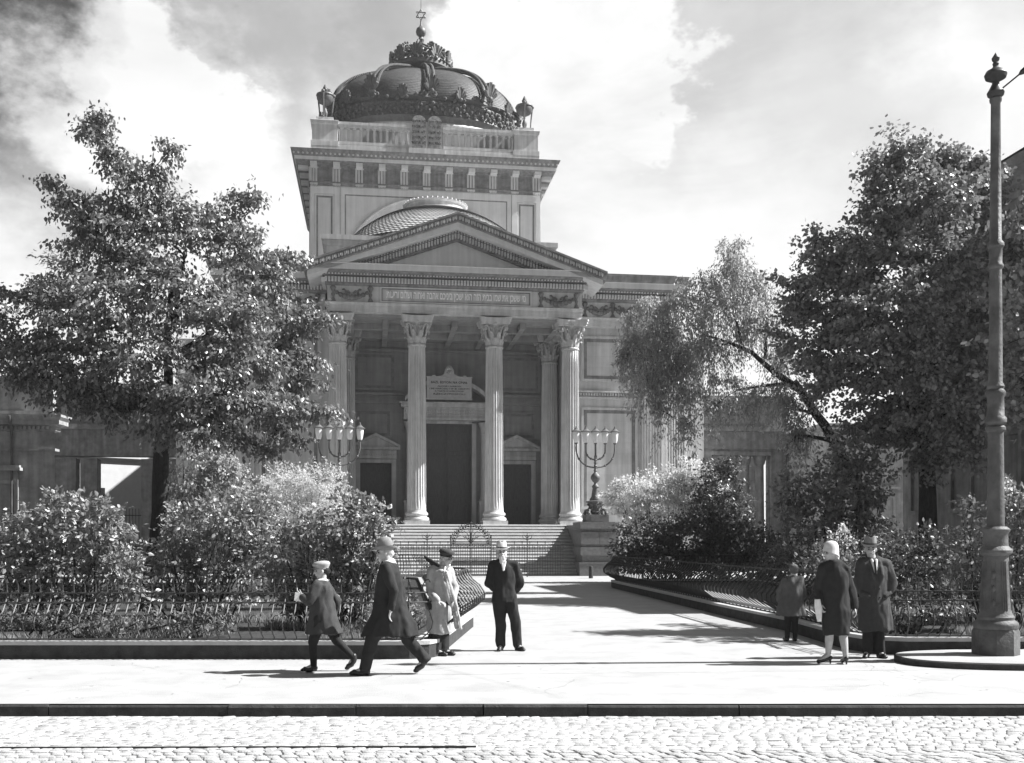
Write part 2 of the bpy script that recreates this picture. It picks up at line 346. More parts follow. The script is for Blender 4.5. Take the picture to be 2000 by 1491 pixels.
# ------------------------------------------------------------------ gardens with kerb walls
LG = [(-40, 15.2), (-1.5, 15.2), (-1.22, 15.32), (-1.1, 15.6), (-.78, 21.0), (-.95, 21.9), (-1.35, 22.4), (-3.5, 42.5), (-4.1, 43.4), (-40, 44.5)]
RG = [(60, 15.75), (6.0, 15.75), (5.5, 16.0), (5.32, 16.7), (5.27, 20.0), (4.83, 24.6), (3.72, 38.5), (3.78, 39.6), (4.3, 40.2), (60, 42.0)]
def kerbwall(name, poly, label):
    e = empty(name, (0, 0, 0), 0, label, 'kerb wall')
    P_ = [Vector(p) for p in poly]; c = Vector((sum(p.x for p in P_)/len(P_), sum(p.y for p in P_)/len(P_)))
    def off(i, d):
        a = (P_[i]-P_[i-1]).normalized() if i > 0 else (P_[1]-P_[0]).normalized()
        b = (P_[i+1]-P_[i]).normalized() if i < len(P_)-1 else a
        t = (a+b).normalized(); n = Vector((-t.y, t.x))
        if n.dot(c-P_[i]) < 0: n = -n
        return P_[i]+n*d
    for nm, d0, d1, z0, z1, m in (('wall_body', 0, .34, -.1, .205, 'kerbshade'), ('coping', -.015, .36, .205, .262, 'coping')):  # darker body and paler top put shade and sun into the colours
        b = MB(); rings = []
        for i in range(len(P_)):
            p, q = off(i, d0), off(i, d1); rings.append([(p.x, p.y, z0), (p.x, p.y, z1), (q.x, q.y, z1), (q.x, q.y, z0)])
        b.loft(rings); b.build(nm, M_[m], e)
    return off
offL = kerbwall('garden_kerb_wall', LG, 'low kerb wall with painted-in shade and pale coping round the left garden')
offR = kerbwall('garden_kerb_wall', RG, 'low kerb wall with painted-in shade round the right garden beside the path')
sheet('lawn', [tuple(offL(i, .3)) for i in range(len(LG))], .16, M_['soil'])
sheet('lawn', [tuple(offR(i, .3)) for i in range(len(RG))], .16, M_['soil'])

# belly railings: bars bent outwards low down, curled over at the top
def resample(P_, step):
    out = []; acc = 0
    for a, b in zip(P_[:-1], P_[1:]):
        L_ = (b-a).length; n = max(1, int(round(L_/step)))
        for i in range(n): out.append(a+(b-a)*i/n)
    out.append(P_[-1]); return out
def railing(name, P_, label, inward, step=.165, belly=.20, x_lim=None, z0=.262, curl=True):
    e = empty(name, (0, 0, 0), 0, label, 'railing')
    pts = resample([Vector(p) for p in P_], step)
    prof = [(.0, 0), (-.03, .04), (-.13, .10), (-.22, .19), (-.245, .28), (-.19, .40), (-.10, .52), (-.04, .62), (-.02, .74), (-.03, .82), (-.08, .885), (-.15, .90), (-.19, .86)]
    if not curl: prof = [(0, 0), (-.02, .06), (-.17, .16), (-.30, .30), (-.31, .42), (-.22, .60), (-.11, .72), (-.06, .82), (-.04, .90)]
    N = len(pts); nrm = []
    for i in range(N):
        t = (pts[min(i+1, N-1)]-pts[max(i-1, 0)]).normalized(); n = Vector((-t.y, t.x))*inward; nrm.append(n)
    per = 14; i = 0
    while i < N:
        b = MB()
        for k_ in range(i, min(i+per, N)):
            p, n = pts[k_], nrm[k_]
            b.tube([(p.x+n.x*o_*belly/.2, p.y+n.y*o_*belly/.2, z0+z_) for o_, z_ in prof], 0.0105 if curl else .017, n=4)
            if curl and k_ % 2 == 0 and k_+1 < N:   # C scroll between the bars at the bottom
                q = pts[k_+1]; m_ = (p+q)/2; t = (q-p).normalized()
                cs = [(m_+t*.062*math.cos(a), .20+.085*math.sin(a)) for a in [R(x) for x in range(-60, 260, 32)]]
                b.tube([(c_.x+n.x*-.235*belly/.2, c_.y+n.y*-.235*belly/.2, z0+z_+.10) for c_, z_ in cs], .007, n=4)
        b.build('railing_panel', M_['iron'], e); i += per
    for nm, o_, z_, r in (('bottom_rail', .0, .015, .014), ('middle_rail', -.075 if curl else -.16, .56 if curl else .66, .013), ('top_rail', -.035, .70 if curl else .90, .012 if curl else .02)):
        b = MB(); b.tube([(p.x+n.x*o_*belly/.2, p.y+n.y*o_*belly/.2, z0+z_) for p, n in zip(pts, nrm)], r, n=5); b.build(nm, M_['iron'], e)
    return e
d = .17
railing('garden_railing', [offL(i, d) for i in range(0, 4)][1:] and [Vector((-16, 15.37)), offL(1, d), offL(2, d), offL(3, d)], 'dark iron railing of curled belly bars along the street in front of the left garden', 1)
railing('garden_railing', [offL(3, d), offL(4, d), offL(5, d)], 'short stretch of belly railing behind the person in the pale coat', 1, belly=.26, curl=False, step=.42)
railing('garden_railing', [offL(5, d), offL(6, d), offL(7, d), offL(8, d), Vector((-12, 43.9))], 'belly railing running back from the path towards the gate on the left', 1, belly=.26, curl=False, step=.13)
railing('garden_railing', [offR(7, d), offR(6, d), offR(5, d), offR(4, d), offR(3, d)], 'long dark belly railing along the right side of the path', 1, belly=.30, curl=False, step=.27)
railing('garden_railing', [Vector((16, 15.92)), offR(1, d), offR(2, d), offR(3, d)], 'dark iron railing along the street behind the tall lamp post', -1)
railing('garden_railing', [offR(7, d), offR(8, d), Vector((14, 40.7))], 'belly railing turning away behind the right lamp pedestal', -1, belly=.26, curl=False, step=.26)

# ------------------------------------------------------------------ lamp island and tall lamp post
LPX, LPY = 6.98, 15.0
ev = []
for i in range(72):
    a = 2*math.pi*i/72; ca, sa = math.cos(a), math.sin(a)
    ev.append((LPX+.75+2.25*math.copysign(abs(ca)**.8, ca), 14.75+.98*math.copysign(abs(sa)**.8, sa)))
b = MB()
def ering(s, z): return [(LPX+.75+(x-LPX-.75)*(1-s/2.2), 14.75+(y_-14.75)*(1-s/1.0), z) for x, y_ in ev]
b.loft([ering(0, -.02), ering(0, .075), ering(.015, .088)], True)
isl = empty('lamp_island', (0, 0, 0), 0, 'rounded kerbed island of pavement under the tall lamp post', 'island')
b.build('kerb_ring', M_['kerbshade'], isl)
b = MB(); b.loft([ering(.02, .089), ering(.02, .094)], True); b.build('paving', M_['pave'], isl)

lp = empty('street_lamp', (LPX, LPY, .094), 0, 'tall fluted cast iron lamp post standing on the kerbed island', 'lamp post')
b = MB(); b.lathe([(.32, 0), (.32, .33), (.30, .37)], 8, a0=R(22.5)); b.build('base_block', M_['lampiron'], lp, smooth=30)
b = MB(); b.lathe([(.29, .37), (.31, .42), (.30, .46), (.25, .50), (.255, .54), (.215, .60), (.20, .85), (.175, 1.35), (.17, 1.42), (.22, 1.46), (.225, 1.50), (.20, 1.53), (.17, 1.56), (.165, 1.66), (.165, 1.74), (.19, 1.77), (.195, 1.80), (.15, 1.84)], 32)
b.build('base_drum', M_['lampiron'], lp, smooth=40)
b = MB()      # raised panels and leaf scrolls on the drum
for i in range(8):
    a = 2*math.pi*i/8+.2
    for q in (-.16, 0, .16):
        if q == 0 and i % 2: 
            for z_ in (.75, .95, 1.15): b.ball(((.21-(z_-.6)*.05)*math.cos(a), (.21-(z_-.6)*.05)*math.sin(a), z_), .035, 6, 4, (1, 1, 1.6))
            continue
        b.tube([((.212-(z_-.6)*.052)*math.cos(a+q), (.212-(z_-.6)*.052)*math.sin(a+q), z_) for z_ in (.64, .8, 1.0, 1.2, 1.34)], .011, 5)
b.build('drum_relief', M_['lampiron'], lp, smooth=40)
H1, H2, HT = 3.20, 5.55, 7.95
b = MB(); b.lathe([(0.1215, 1.84), (0.1125, 2.6), (0.1062, H1), (0.1350, H1+.03), (0.1350, H1+.07), (0.1080, H1+.10), (0.1485, H1+.14), (0.1485, H1+.2), (0.1170, H1+.24), (0.1125, H1+.5), (0.1350, H1+.54), (0.1350, H1+.58), (0.1080, H1+.62), (0.1215, H1+.66), (0.0945, H1+.72),
    (0.0900, 4.6), (0.0828, H2), (0.1080, H2+.03), (0.1080, H2+.06), (0.0882, H2+.09), (0.0900, H2+.30), (0.1152, H2+.33), (0.1125, H2+.38), (0.0810, H2+.42), (0.0720, 7.0), (0.0648, HT), (0.0810, HT+.02), (0.0855, HT+.06), (0.0675, HT+.08)], 24)
b.build('pole', M_['lampiron'], lp, smooth=40)
b = MB(); b.lathe([(.075, HT+.08), (.11, HT+.11), (.12, HT+.15), (.09, HT+.2), (.05, HT+.28), (.05, HT+.31), (.14, HT+.36), (.155, HT+.41), (.13, HT+.46), (.06, HT+.50), (.035, HT+.53), (.045, HT+.57), (.03, HT+.59), (.05, HT+.62), (.055, HT+.65), (.03, HT+.69), (.004, HT+.73)], 20)
b.build('finial', M_['iron'], lp, smooth=40)
b = MB(); a0 = Vector((.10, 0, HT+.22)); dd = Vector((.78, -.35, .62)).normalized()
b.tube([a0, a0+dd*.28], .012, 6); b.tube([a0+dd*.26, a0+dd*.31, a0+dd*.38, a0+dd*.44, a0+dd*.50], [.012, .04, .045, .02, .008], 8)
b.tube([a0+dd*.5, a0+dd*9+Vector((0, 0, -.4))], .006, 4); b.build('span_wire', M_['iron'], lp)

# bollard
b = MB(); b.lathe([(.1, 0), (.1, .50), (.085, .56), (.04, .59)], 14)
tag(b.build('bollard', M_['iron'], loc=at(1154, 1130, 48.5)-Vector((0, 0, 0)), smooth=40), 'short dark iron bollard in front of the right lamp pedestal', 'bollard')
# ================================================================== the synagogue
YAW = R(7.7); OX, OY = (890-1000)/F*56.9, 56.9
syn = empty('synagogue', (OX, OY, 0), YAW, 'large domed classical synagogue with a columned portico and Hebrew inscription', 'synagogue')
FL = 2.64
def frame_prof(z0, z1): pass
# --- portico platform and steps
b = MB(); b.box(-7.6, 7.6, -.92, 7.2, -.2, FL); b.build('portico_platform', M_['stone'], syn)
b = MB(); n = 16; rz = FL/n
for i in range(n):
    v1 = -.92-.295*(i); z = FL-rz*i
    # top step is the platform edge; each tread has a worn rounded nosing
    b.prism([(-.9, 0), (-.9, z), (v1+.03, z), (v1-.02, z-.018), (v1-.05, z-.05), (v1-.05, z-.07), (v1-.01, z-.08), (v1, 0)], 'x', -5.98, 5.98) if i == 0 else \
    b.prism([(v1+.29, 0), (v1+.29, z), (v1+.03, z), (v1-.02, z-.018), (v1-.05, z-.05), (v1-.05, z-.07), (v1-.01, z-.08), (v1, 0)], 'x', -5.98, 5.98)
b.build('portico_steps', M_['step'], syn)
for s in (-1, 1):
    b = MB(); x0, x1 = sorted((s*6.0, s*7.75)); b.box(x0, x1, -5.2, -.95, -.1, 2.40); b.box(x0-.06, x1+.06, -5.26, -.9, 2.40, 2.58); b.build('step_cheek_wall', M_['granite'], syn)
# --- columns
def column_mesh():
    sh = MB(); nf = 22; per = 8; rings = []
    for k in range(13):
        t = k/12; z = .78+t*(9.66-.78); r = .525*(1-.13*t**1.6); ring = []
        for i in range(nf):
            for j in range(per):
                a = 2*math.pi*(i+j/per)/nf; u = j/per
                dep = 0 if j == 0 else (.062*max(0, math.sin(math.pi*(u-.1)/.9))**.6 if u > .1 else 0)
                if t == 0 or t == 1: dep = 0
                ring.append(((r-dep)*math.cos(a), (r-dep)*math.sin(a), z))
        rings.append(ring)
    rings.insert(1, [(x*1.0, y_*1.0, z+.10) for (x, y_, z) in rings[0]]); sh.loft(rings)
    ba = MB(); ba.box(-.68, .68, -.68, .68, 0, .22)
    ba.lathe([(.66, .22), (.69, .29), (.66, .38), (.60, .39), (.56, .45), (.585, .50), (.62, .52), (.635, .58), (.60, .65), (.56, .66), (.545, .70), (.525, .78)], 32)
    ca = MB(); ca.lathe([(.46, 9.66), (.50, 9.69), (.50, 9.76), (.455, 9.79), (.43, 9.85), (.43, 10.3), (.47, 10.6), (.56, 10.86), (.60, 10.92)], 24)
    def leaf(a, z0, h, w, r0, lean):
        c, s = math.cos(a), math.sin(a); L_ = []
        for (t, ww, o_) in ((0, .8, 0), (.35, 1.0, .03), (.7, .95, .08), (.92, .7, .17), (1.0, .35, .24), (.93, .2, .30), (.82, .1, .29)):
            for q in (-1, -.4, 0, .4, 1):
                rr = r0+o_*lean+(.035 if q == 0 else (.0 if abs(q) < 1 else -.03)); tt = w*ww*q/2
                L_.append((rr*c-tt*s, rr*s+tt*c, z0+h*t-(.04 if abs(q) == 1 else 0)))
        F_ = [(i*5+j, i*5+j+1, (i+1)*5+j+1, (i+1)*5+j) for i in range(6) for j in range(4)]
        ca.add(L_, F_)
    for i in range(8): leaf(2*math.pi*i/8, 9.80, .40, .30, .44, .75)
    for i in range(8): leaf(2*math.pi*(i+.5)/8, 9.86, .68, .30, .46, .9)
    for i in range(8): leaf(2*math.pi*(i+.5)/8, 10.3, .48, .16, .48, .9)
    for i in range(4):      # corner volutes
        a = math.pi/4+i*math.pi/2; c, s = math.cos(a), math.sin(a)
        for off in (-.07, .07):
            sp = [(.52, 10.35), (.58, 10.6), (.68, 10.78), (.78, 10.84), (.86, 10.80), (.885, 10.71), (.85, 10.63), (.78, 10.62), (.745, 10.68), (.77, 10.74), (.81, 10.72)]
            ca.tube([(r*c-off*s*(1+(i_ < 3)), r*s+off*c*(1+(i_ < 3)), z) for i_, (r, z) in enumerate(sp)], [.05, .05, .05, .05, .048, .045, .045, .04, .04, .035, .03], 6)
        m = a+math.pi/4; c, s = math.cos(m), math.sin(m)
        ca.ball((.60*c, .60*s, 10.98), .10, 8, 5)
        for sg in (-1, 1):
            sp = [(.50, 0.05, 10.42), (.55, .10, 10.62), (.58, .16, 10.74), (.585, .10, 10.78), (.58, .07, 10.72)]
            ca.tube([(r*c-t*sg*s, r*s+t*sg*c, z) for r, t, z in sp], .03, 5)
    ab = MB(); oc = []
    for i in range(4):
        for j in range(6):
            t = j/5*2-1; q = .84*t*.93; w_ = .86-.17*(1-t*t); a = i*math.pi/2; oc.append((w_*math.cos(a)-q*math.sin(a), w_*math.sin(a)+q*math.cos(a)))
    for z0, z1, sc in ((10.92, 11.04, .94), (11.04, 11.16, 1.0), (11.16, 11.26, 1.04)): ab.loft([[(x*sc, y_*sc, z0) for x, y_ in oc], [(x*sc, y_*sc, z1) for x, y_ in oc]])
    return sh, ba, ca, ab
sh, ba, ca, ab = column_mesh()
col0 = sh.build('column', M_['stone'], syn, loc=(0, 0, 0), smooth=28)
ba.build('column_base', M_['stone'], col0, smooth=35); ca.build('capital', M_['ornament'], col0, smooth=60); ab.build('abacus', M_['stone'], col0)
cols = [(-6.37, 0), (-2.12, 0), (2.12, 0), (6.37, 0), (-6.0, 4.6), (6.0, 4.6)]
for i, (u, v) in enumerate(cols):
    o = col0 if i == 0 else copy_tree(col0, syn); o.location = (u, v, FL)
# --- walls.  recess behind the columns, half width 6.25, back wall v 7.0
TOPE = 14.02
def wall(name, x0, x1, y0, y1, z0, z1, m='ashlar'):
    b = MB(); b.box(x0, x1, y0, y1, z0, z1); return b.build(name, M_[m], syn)
def panel(b, u0, u1, z0, z1, v, d=.05, w=.12, st=.07):
    "raised picture-frame moulding on a wall whose face is at v"
    for (a0, a1, c0, c1) in ((u0, u1, z1-w, z1), (u0, u1, z0, z0+w), (u0, u0+w, z0+w, z1-w), (u1-w, u1, z0+w, z1-w)):
        b.box(a0, a1, v-d, v-.002, c0, c1)
    w2 = w+st; d2 = d*.5
    for (a0, a1, c0, c1) in ((u0+w+.002, u1-w-.002, z1-w2, z1-w-.002), (u0+w+.002, u1-w-.002, z0+w+.002, z0+w2), (u0+w+.002, u0+w2, z0+w2+.002, z1-w2-.002), (u1-w2, u1-w-.002, z0+w2+.002, z1-w2-.002)):
        b.box(a0, a1, v-d2, v-.002, c0, c1)
wall('flank_wall', 6.72, 12.2, 2.0, 13, -.1, TOPE); wall('flank_wall', -12.2, -6.72, 2.0, 13, -.1, TOPE); wall('nave_wall', -9.3, 9.3, 13.01, 30, -.1, TOPE)
# back wall of the recess with door openings
V7 = 7.0
b = MB()
for (a0, a1) in ((-6.72, -5.25), (-3.35, -1.55), (1.55, 3.35), (5.25, 6.72)): b.box(a0, a1, V7, V7+.8, FL, 8.94)
for (a0, a1) in ((-5.25, -3.35), (3.35, 5.25)): b.box(a0, a1, V7, V7+.8, 6.5, 8.94)
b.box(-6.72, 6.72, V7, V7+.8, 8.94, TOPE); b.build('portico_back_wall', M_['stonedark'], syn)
for s in (-1, 1):
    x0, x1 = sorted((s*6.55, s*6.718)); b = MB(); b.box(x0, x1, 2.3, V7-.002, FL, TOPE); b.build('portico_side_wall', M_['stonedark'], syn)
b = MB()
for s in (-1, 1):
    u0, u1 = sorted((s*3.35, s*5.55)); panel(b, u0, u1, 8.05, 9.75, V7, .06, .1); panel(b, u0-.1, u1+.25, 10.95, 13.2, V7, .06, .1)
    b.box(*sorted((s*2.6, s*6.53)), V7-.14, V7-.003, 10.12, 10.3); b.box(*sorted((s*2.6, s*6.53)), V7-.09, V7-.003, 10.3, 10.62); b.box(*sorted((s*2.6, s*6.53)), V7-.2, V7-.003, 10.62, 10.78)
    for k in range(22): q = s*(2.75+k*.17); b.box(min(q, q+s*.09), max(q, q+s*.09), V7-.15, V7-.092, 10.42, 10.56)
b.box(-6.5, 6.5, V7-.12, V7-.003, 13.3, 13.45); b.build('wall_panelling', M_['stonedark'], syn)
b = MB()
for s in (-1, 1):
    u0, u1 = sorted((s*3.35, s*5.55)); b = MB(); panel(b, u0+.1, u1-.1, 8.15, 9.65, V7, .05, .1); b.build('panel_moulding', M_['mouldingdark'], syn)
    b = MB(); panel(b, u0, u1+.15, 11.05, 13.1, V7, .05, .1); b.build('panel_moulding', M_['mouldingdark'], syn)
b = MB(); b.box(-6.7, 6.7, -.1, V7+.8, TOPE-.12, TOPE+.1)
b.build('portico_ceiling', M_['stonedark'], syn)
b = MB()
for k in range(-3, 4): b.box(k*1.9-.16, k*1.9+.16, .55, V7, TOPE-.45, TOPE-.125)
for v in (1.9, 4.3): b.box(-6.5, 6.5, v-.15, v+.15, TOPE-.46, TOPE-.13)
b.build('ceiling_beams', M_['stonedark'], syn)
# doors
def door(u, hw, top, leaf_v, panels):
    b = MB(); b.box(u-hw, u+hw, leaf_v, leaf_v+.12, FL, top)
    d_ = b.build('door', M_['door'], syn)
    b = MB()
    for sx in (-1, 1):
        for k in range(panels):
            z0 = FL+.3+k*(top-FL-.5)/panels; z1 = z0+(top-FL-.5)/panels-.25; x0, x1 = sorted((u+sx*.1, u+sx*(hw-.12))); panel(b, x0, x1, z0, z1, leaf_v, .05, .07)
    b.box(u-.03, u+.03, leaf_v-.05, leaf_v-.002, FL, top); b.build('door_panelling', M_['door'], d_)
    b = MB(); b.tube([(u+.12, leaf_v-.04, FL+1.0), (u+.12, leaf_v-.1, FL+1.03), (u+.12, leaf_v-.1, FL+1.25), (u+.12, leaf_v-.04, FL+1.28)], .018, 6); b.build('handle', M_['iron'], d_)
    return d_
door(0, 1.55, 8.94, V7+.45, 4); door(-4.3, .95, 6.5, V7+.4, 3); door(4.3, .95, 6.5, V7+.4, 3)
def pedi(b, u, hw, z0, h, v0, v1, t=.16):
    "triangular gable with a sunk field, front at v0"
    b.prism([(u-hw, z0), (u+hw, z0), (u+hw, z0+t), (u, z0+h+t), (u-hw, z0+t)], 'y', v0+.14, v1)
    for s in (-1, 1):
        b.prism([(u+s*hw*1.04, z0+t*.2), (u+s*hw*1.04, z0+t*1.3), (u, z0+h+t*1.3), (u, z0+h+t*.1)], 'y', v0, v0+.138)
    b.box(u-hw*1.04, u+hw*1.04, v0-.002, v0+.136, z0-t*.5, z0+t*.55)
for s in (-1, 1):
    u = 4.3*s; b = MB()
    for q in (-1, 1): x0, x1 = sorted((u+q*.95, u+q*1.22)); b.box(x0, x1, V7-.12, V7-.003, FL, 6.72)
    b.box(u-.948, u+.948, V7-.12, V7-.003, 6.5, 6.72); b.box(u-1.25, u+1.25, V7-.16, V7-.003, 6.76, 7.28)
    for k in range(16): b.ball((u-1.1+k*.147, V7-.17, 7.0), .05, 6, 4)
    pedi(b, u, 1.4, 7.36, .72, V7-.5, V7-.003)
    b.build('door_surround', M_['stone'], syn)
b = MB()
for q in (-1, 1):
    x0, x1 = sorted((q*1.55, q*1.82)); b.box(x0, x1, V7-.14, V7-.003, FL, 8.98)
    b.box(q*2.28-.32, q*2.28+.32, V7-.75, V7-.003, FL, 4.1); b.box(q*2.28-.36, q*2.28+.36, V7-.79, V7-.003, 4.1, 4.2)
    b.lathe([(.29, 4.2), (.3, 4.28), (.24, 4.34), (.235, 4.45), (.205, 8.25), (.24, 8.3), (.22, 8.36), (.24, 8.6), (.34, 8.85), (.36, 8.98)], 16, (q*2.28, V7-.42, 0))
b.box(-1.548, 1.548, V7-.14, V7-.003, 8.94, 9.1); b.box(-2.65, 2.65, V7-.8, V7-.003, 9.1, 9.25); b.box(-2.62, 2.62, V7-.7, V7-.003, 9.25, 9.85); b.box(-2.8, 2.8, V7-.95, V7-.003, 9.85, 10.05); b.box(-2.9, 2.9, V7-1.05, V7-.003, 10.05, 10.15)
for k in range(34):
    for j in range(2): b.ball((-2.5+k*.152, V7-.71, 9.45+j*.2), .06, 6, 4)
# segmental gable
arc = [(2.9*math.sin(t)*1.0, 10.17+1.25*(math.cos(t)-math.cos(R(62)))/(1-math.cos(R(62)))*.95) for t in [R(x)*62/62 for x in range(-62, 63, 8)]]
for p_ in range(len(arc)-1):
    (xa, za), (xb, zb) = arc[p_], arc[p_+1]; b.prism([(xa, za-.0), (xb, zb-.0), (xb, zb+.26), (xa, za+.26)], 'y', V7-1.05, V7-.003)
b.build('main_door_surround', M_['stone'], syn, smooth=30)
# --- flank walls: pilasters, panels, string course
pb = MB(); pw = .58; nfl = 7
def pilaster(u, hw, v, z0, z1, proj=.18):
    b = MB(); b.box(u-hw, u+hw, v-proj+.05, v-.003, z0, z1)
    w = hw*2/(nfl)
    for k in range(nfl+1): q = u-hw+k*w; b.box(max(q-.028, u-hw), min(q+.028, u+hw), v-proj, v-proj+.048, z0+.75, z1-1.35)
    b.box(u-hw, u+hw, v-proj, v-proj+.048, z1-1.35, z1); b.box(u-hw, u+hw, v-proj, v-proj+.048, z0, z0+.75)
    b.box(u-hw-.1, u+hw+.1, v-proj-.1, v-.004, z0, z0+.22); b.box(u-hw-.06, u+hw+.06, v-proj-.06, v-.005, z0+.22, z0+.5)
    o = b.build('pilaster', M_['stone'], syn)
    c = MB(); c.box(u-hw-.02, u+hw+.02, v-proj-.02, v-.006, z1-1.3, z1-1.24)
    for k in range(4):
        for r_, (zz, hh) in enumerate(((z1-1.22, .42), (z1-.92, .5))):
            q = u-hw+(k+.5*r_+.25)*hw/2; c.loft([[(q-.1, v-proj-.03, zz), (q+.1, v-proj-.03, zz), (q+.1, v-proj, zz), (q-.1, v-proj, zz)], [(q-.12, v-proj-.07, zz+hh*.6), (q+.12, v-proj-.07, zz+hh*.6), (q+.12, v-proj, zz+hh*.6), (q-.12, v-proj, zz+hh*.6)], [(q-.06, v-proj-.2, zz+hh), (q+.06, v-proj-.2, zz+hh), (q+.06, v-proj-.1, zz+hh), (q-.06, v-proj-.1, zz+hh)]])
    for q in (-1, 1): c.tube([(u+q*hw*.5, v-proj-.06, z1-.7), (u+q*hw*.8, v-proj-.12, z1-.42), (u+q*hw*1.15, v-proj-.16, z1-.34), (u+q*hw*1.3, v-proj-.16, z1-.46), (u+q*hw*1.15, v-proj-.16, z1-.54), (u+q*hw*1.08, v-proj-.16, z1-.45)], .05, 6)
    c.box(u-hw-.16, u+hw+.16, v-proj-.2, v-.004, z1-.28, z1-.003); c.build('pilaster_capital', M_['ornament'], o, smooth=40)
for s in (-1, 1):
    pilaster(s*11.55, pw, 2.0, FL-.6, TOPE)
    b = MB(); x = sorted((s*6.75, s*12.18)); x2 = sorted((s*7.4, s*10.72)); x3 = sorted((s*6.76, s*10.9))
    panel(b, x2[0], x2[1], 10.95, 13.55, 2.0, .09, .14); panel(b, x2[0], x2[1], 3.6, 9.45, 2.0, .09, .14)
    b.box(x3[0], x3[1], 1.88, 1.997, 9.93, 10.05); b.box(x3[0], x3[1], 1.80, 1.997, 10.3, 10.4)
    for k in range(26): q = x3[0]+.08+k*.158; b.box(q, q+.09, 1.84, 1.997, 10.12, 10.27)
    b.box(x[0], x[1], 1.78, 1.996, .0, 1.9); b.box(x[0], x[1], 1.83, 1.996, 1.9, 2.04)
    b.build('flank_panelling', M_['stone'], syn)
    for z0, z1 in ((10.95, 13.55), (3.6, 9.45)): b = MB(); panel(b, x2[0]+.14, x2[1]-.14, z0+.14, z1-.14, 2.0, .05, .12); b.build('panel_moulding', M_['soot'], syn)
# --- entablatures
AR = [(0, 14.02), (0, 14.2), (.04, 14.2), (.04, 14.4), (.09, 14.42), (.11, 14.5), (0, 14.505)]
def entab(name, x0, x1, y0, y1, far=.95):
    b = MB(); b.rect_sweep(x0, x1, y0, y1, [(0, 14.02), (0, 14.18), (.035, 14.185), (.035, 14.36), (.07, 14.37), (.12, 14.5), (0, 14.51), (0, 15.38)]); o = b.build(name, M_['stone'], syn)
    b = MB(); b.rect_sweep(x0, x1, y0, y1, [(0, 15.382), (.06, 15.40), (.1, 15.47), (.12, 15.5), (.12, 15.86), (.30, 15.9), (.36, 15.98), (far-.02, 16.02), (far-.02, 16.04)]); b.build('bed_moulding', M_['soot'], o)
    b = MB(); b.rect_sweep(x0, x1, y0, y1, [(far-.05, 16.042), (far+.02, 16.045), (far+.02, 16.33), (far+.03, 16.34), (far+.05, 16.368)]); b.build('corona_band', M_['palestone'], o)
    return o
ent = entab('portico_entablature', -6.9, 6.9, -.6, 1.2)
for s in (-1, 1):
    x0, x1 = sorted((s*7.1, s*12.35)); b = MB()
    fe = entab('flank_entablature', x0, x1, 1.42, 13.2, .78)
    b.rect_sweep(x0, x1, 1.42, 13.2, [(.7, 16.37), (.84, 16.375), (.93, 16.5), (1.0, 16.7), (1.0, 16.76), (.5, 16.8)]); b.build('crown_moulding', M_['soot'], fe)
    b = MB(); q = .17; n = int((x1-x0+1.0)/q)
    for k in range(n): u = x0-.3+k*q; b.box(u, u+.10, 1.42-.32, 1.42-.122, 15.56, 15.78); b.box(u+.01, u+.09, 1.42-.42, 1.42-.31, 15.90, 15.96)
    b.build('dentil_course', M_['palestone'], syn)
    b = MB(); b.rect_sweep(x0, x1, 1.5, 13.2, [(.5, 16.801), (.3, 16.95), (-1, 17.1)])
    for k in range(7): u = x0-.2+k*.85; b.box(u, u+.08, 1.25, 1.6, 16.80, 17.02)
    b.tube([(x0-.5, 1.3, 17.0), (x1+.5, 1.3, 17.0)], .035, 6); b.build('flank_roof', M_['roof'], syn)
b = MB(); q = .168; n = int(14.0/q)
for k in range(n+1):
    u = -6.96+k*q; b.box(u-.055, u+.055, -.6-.32, -.6-.122, 15.56, 15.79); b.box(u-.035, u+.035, -.6-.44, -.6-.32, 15.92, 15.965)
for s in (-1, 1):
    for k in range(12): v = -.65+k*q; b.box(*sorted((s*7.022, s*7.22)), v-.055, v+.055, 15.56, 15.79)
b.build('dentil_course', M_['palestone'], syn)
# frieze: garlands either side, inscription in the middle
def garland(b, u0, u1, v, zt, h):
    m = (u0+u1)/2
    for k in range(11):
        t = k/10; x = u0+(u1-u0)*t; z = zt-.12-h*math.sin(math.pi*t)**.8; r = .08+.085*math.sin(math.pi*t); b.ball((x, v-.05, z), r, 7, 5); b.ball((x+.05, v-.06, z-.03), r*.7, 6, 4)
    for sg in (-1, 1):
        b.tube([(m+sg*.08, v-.04, zt-.32), (m+sg*.2, v-.05, zt-.2), (m+sg*.32, v-.05, zt-.22), (m+sg*.34, v-.05, zt-.32), (m+sg*.26, v-.05, zt-.33)], .06, 5)
        b.tube([(m+sg*.3, v-.04, zt-.2), (m+sg*.42, v-.05, zt-.1), (m+sg*.5, v-.05, zt-.14)], .05, 5)
def candel(b, u, v, z0, z1): b.lathe([(.15, z0), (.09, z0+.12), (.05, z0+.2), (.10, z0+.36), (.05, z0+.46), (.11, z0+.6), (.17, z1-.08), (.1, z1)], 10, (u, v-.03, 0))
for s in (-1, 1):
    b = MB()
    for u in (4.62, 6.6): candel(b, s*u, -.6, 14.56, 15.36)
    garland(b, *sorted((s*4.62, s*6.6)), -.6, 15.3, .42)
    b.build('frieze_garland', M_['dirtystone'], ent, smooth=50)
    b = MB()
    for k in range(3): garland(b, *sorted((s*(7.5+k*1.62), s*(9.12+k*1.62))), 1.42, 15.3, .42)
    for k in range(4): candel(b, s*(7.5+k*1.62), 1.42, 14.56, 15.36)
    b.build('frieze_garland', M_['dirtystone'], syn, smooth=50)
b = MB(); panel(b, -4.1, 4.1, 14.54, 15.37, -.6, .09, .06, .01); b.build('inscription_frame', M_['palestone'], ent)
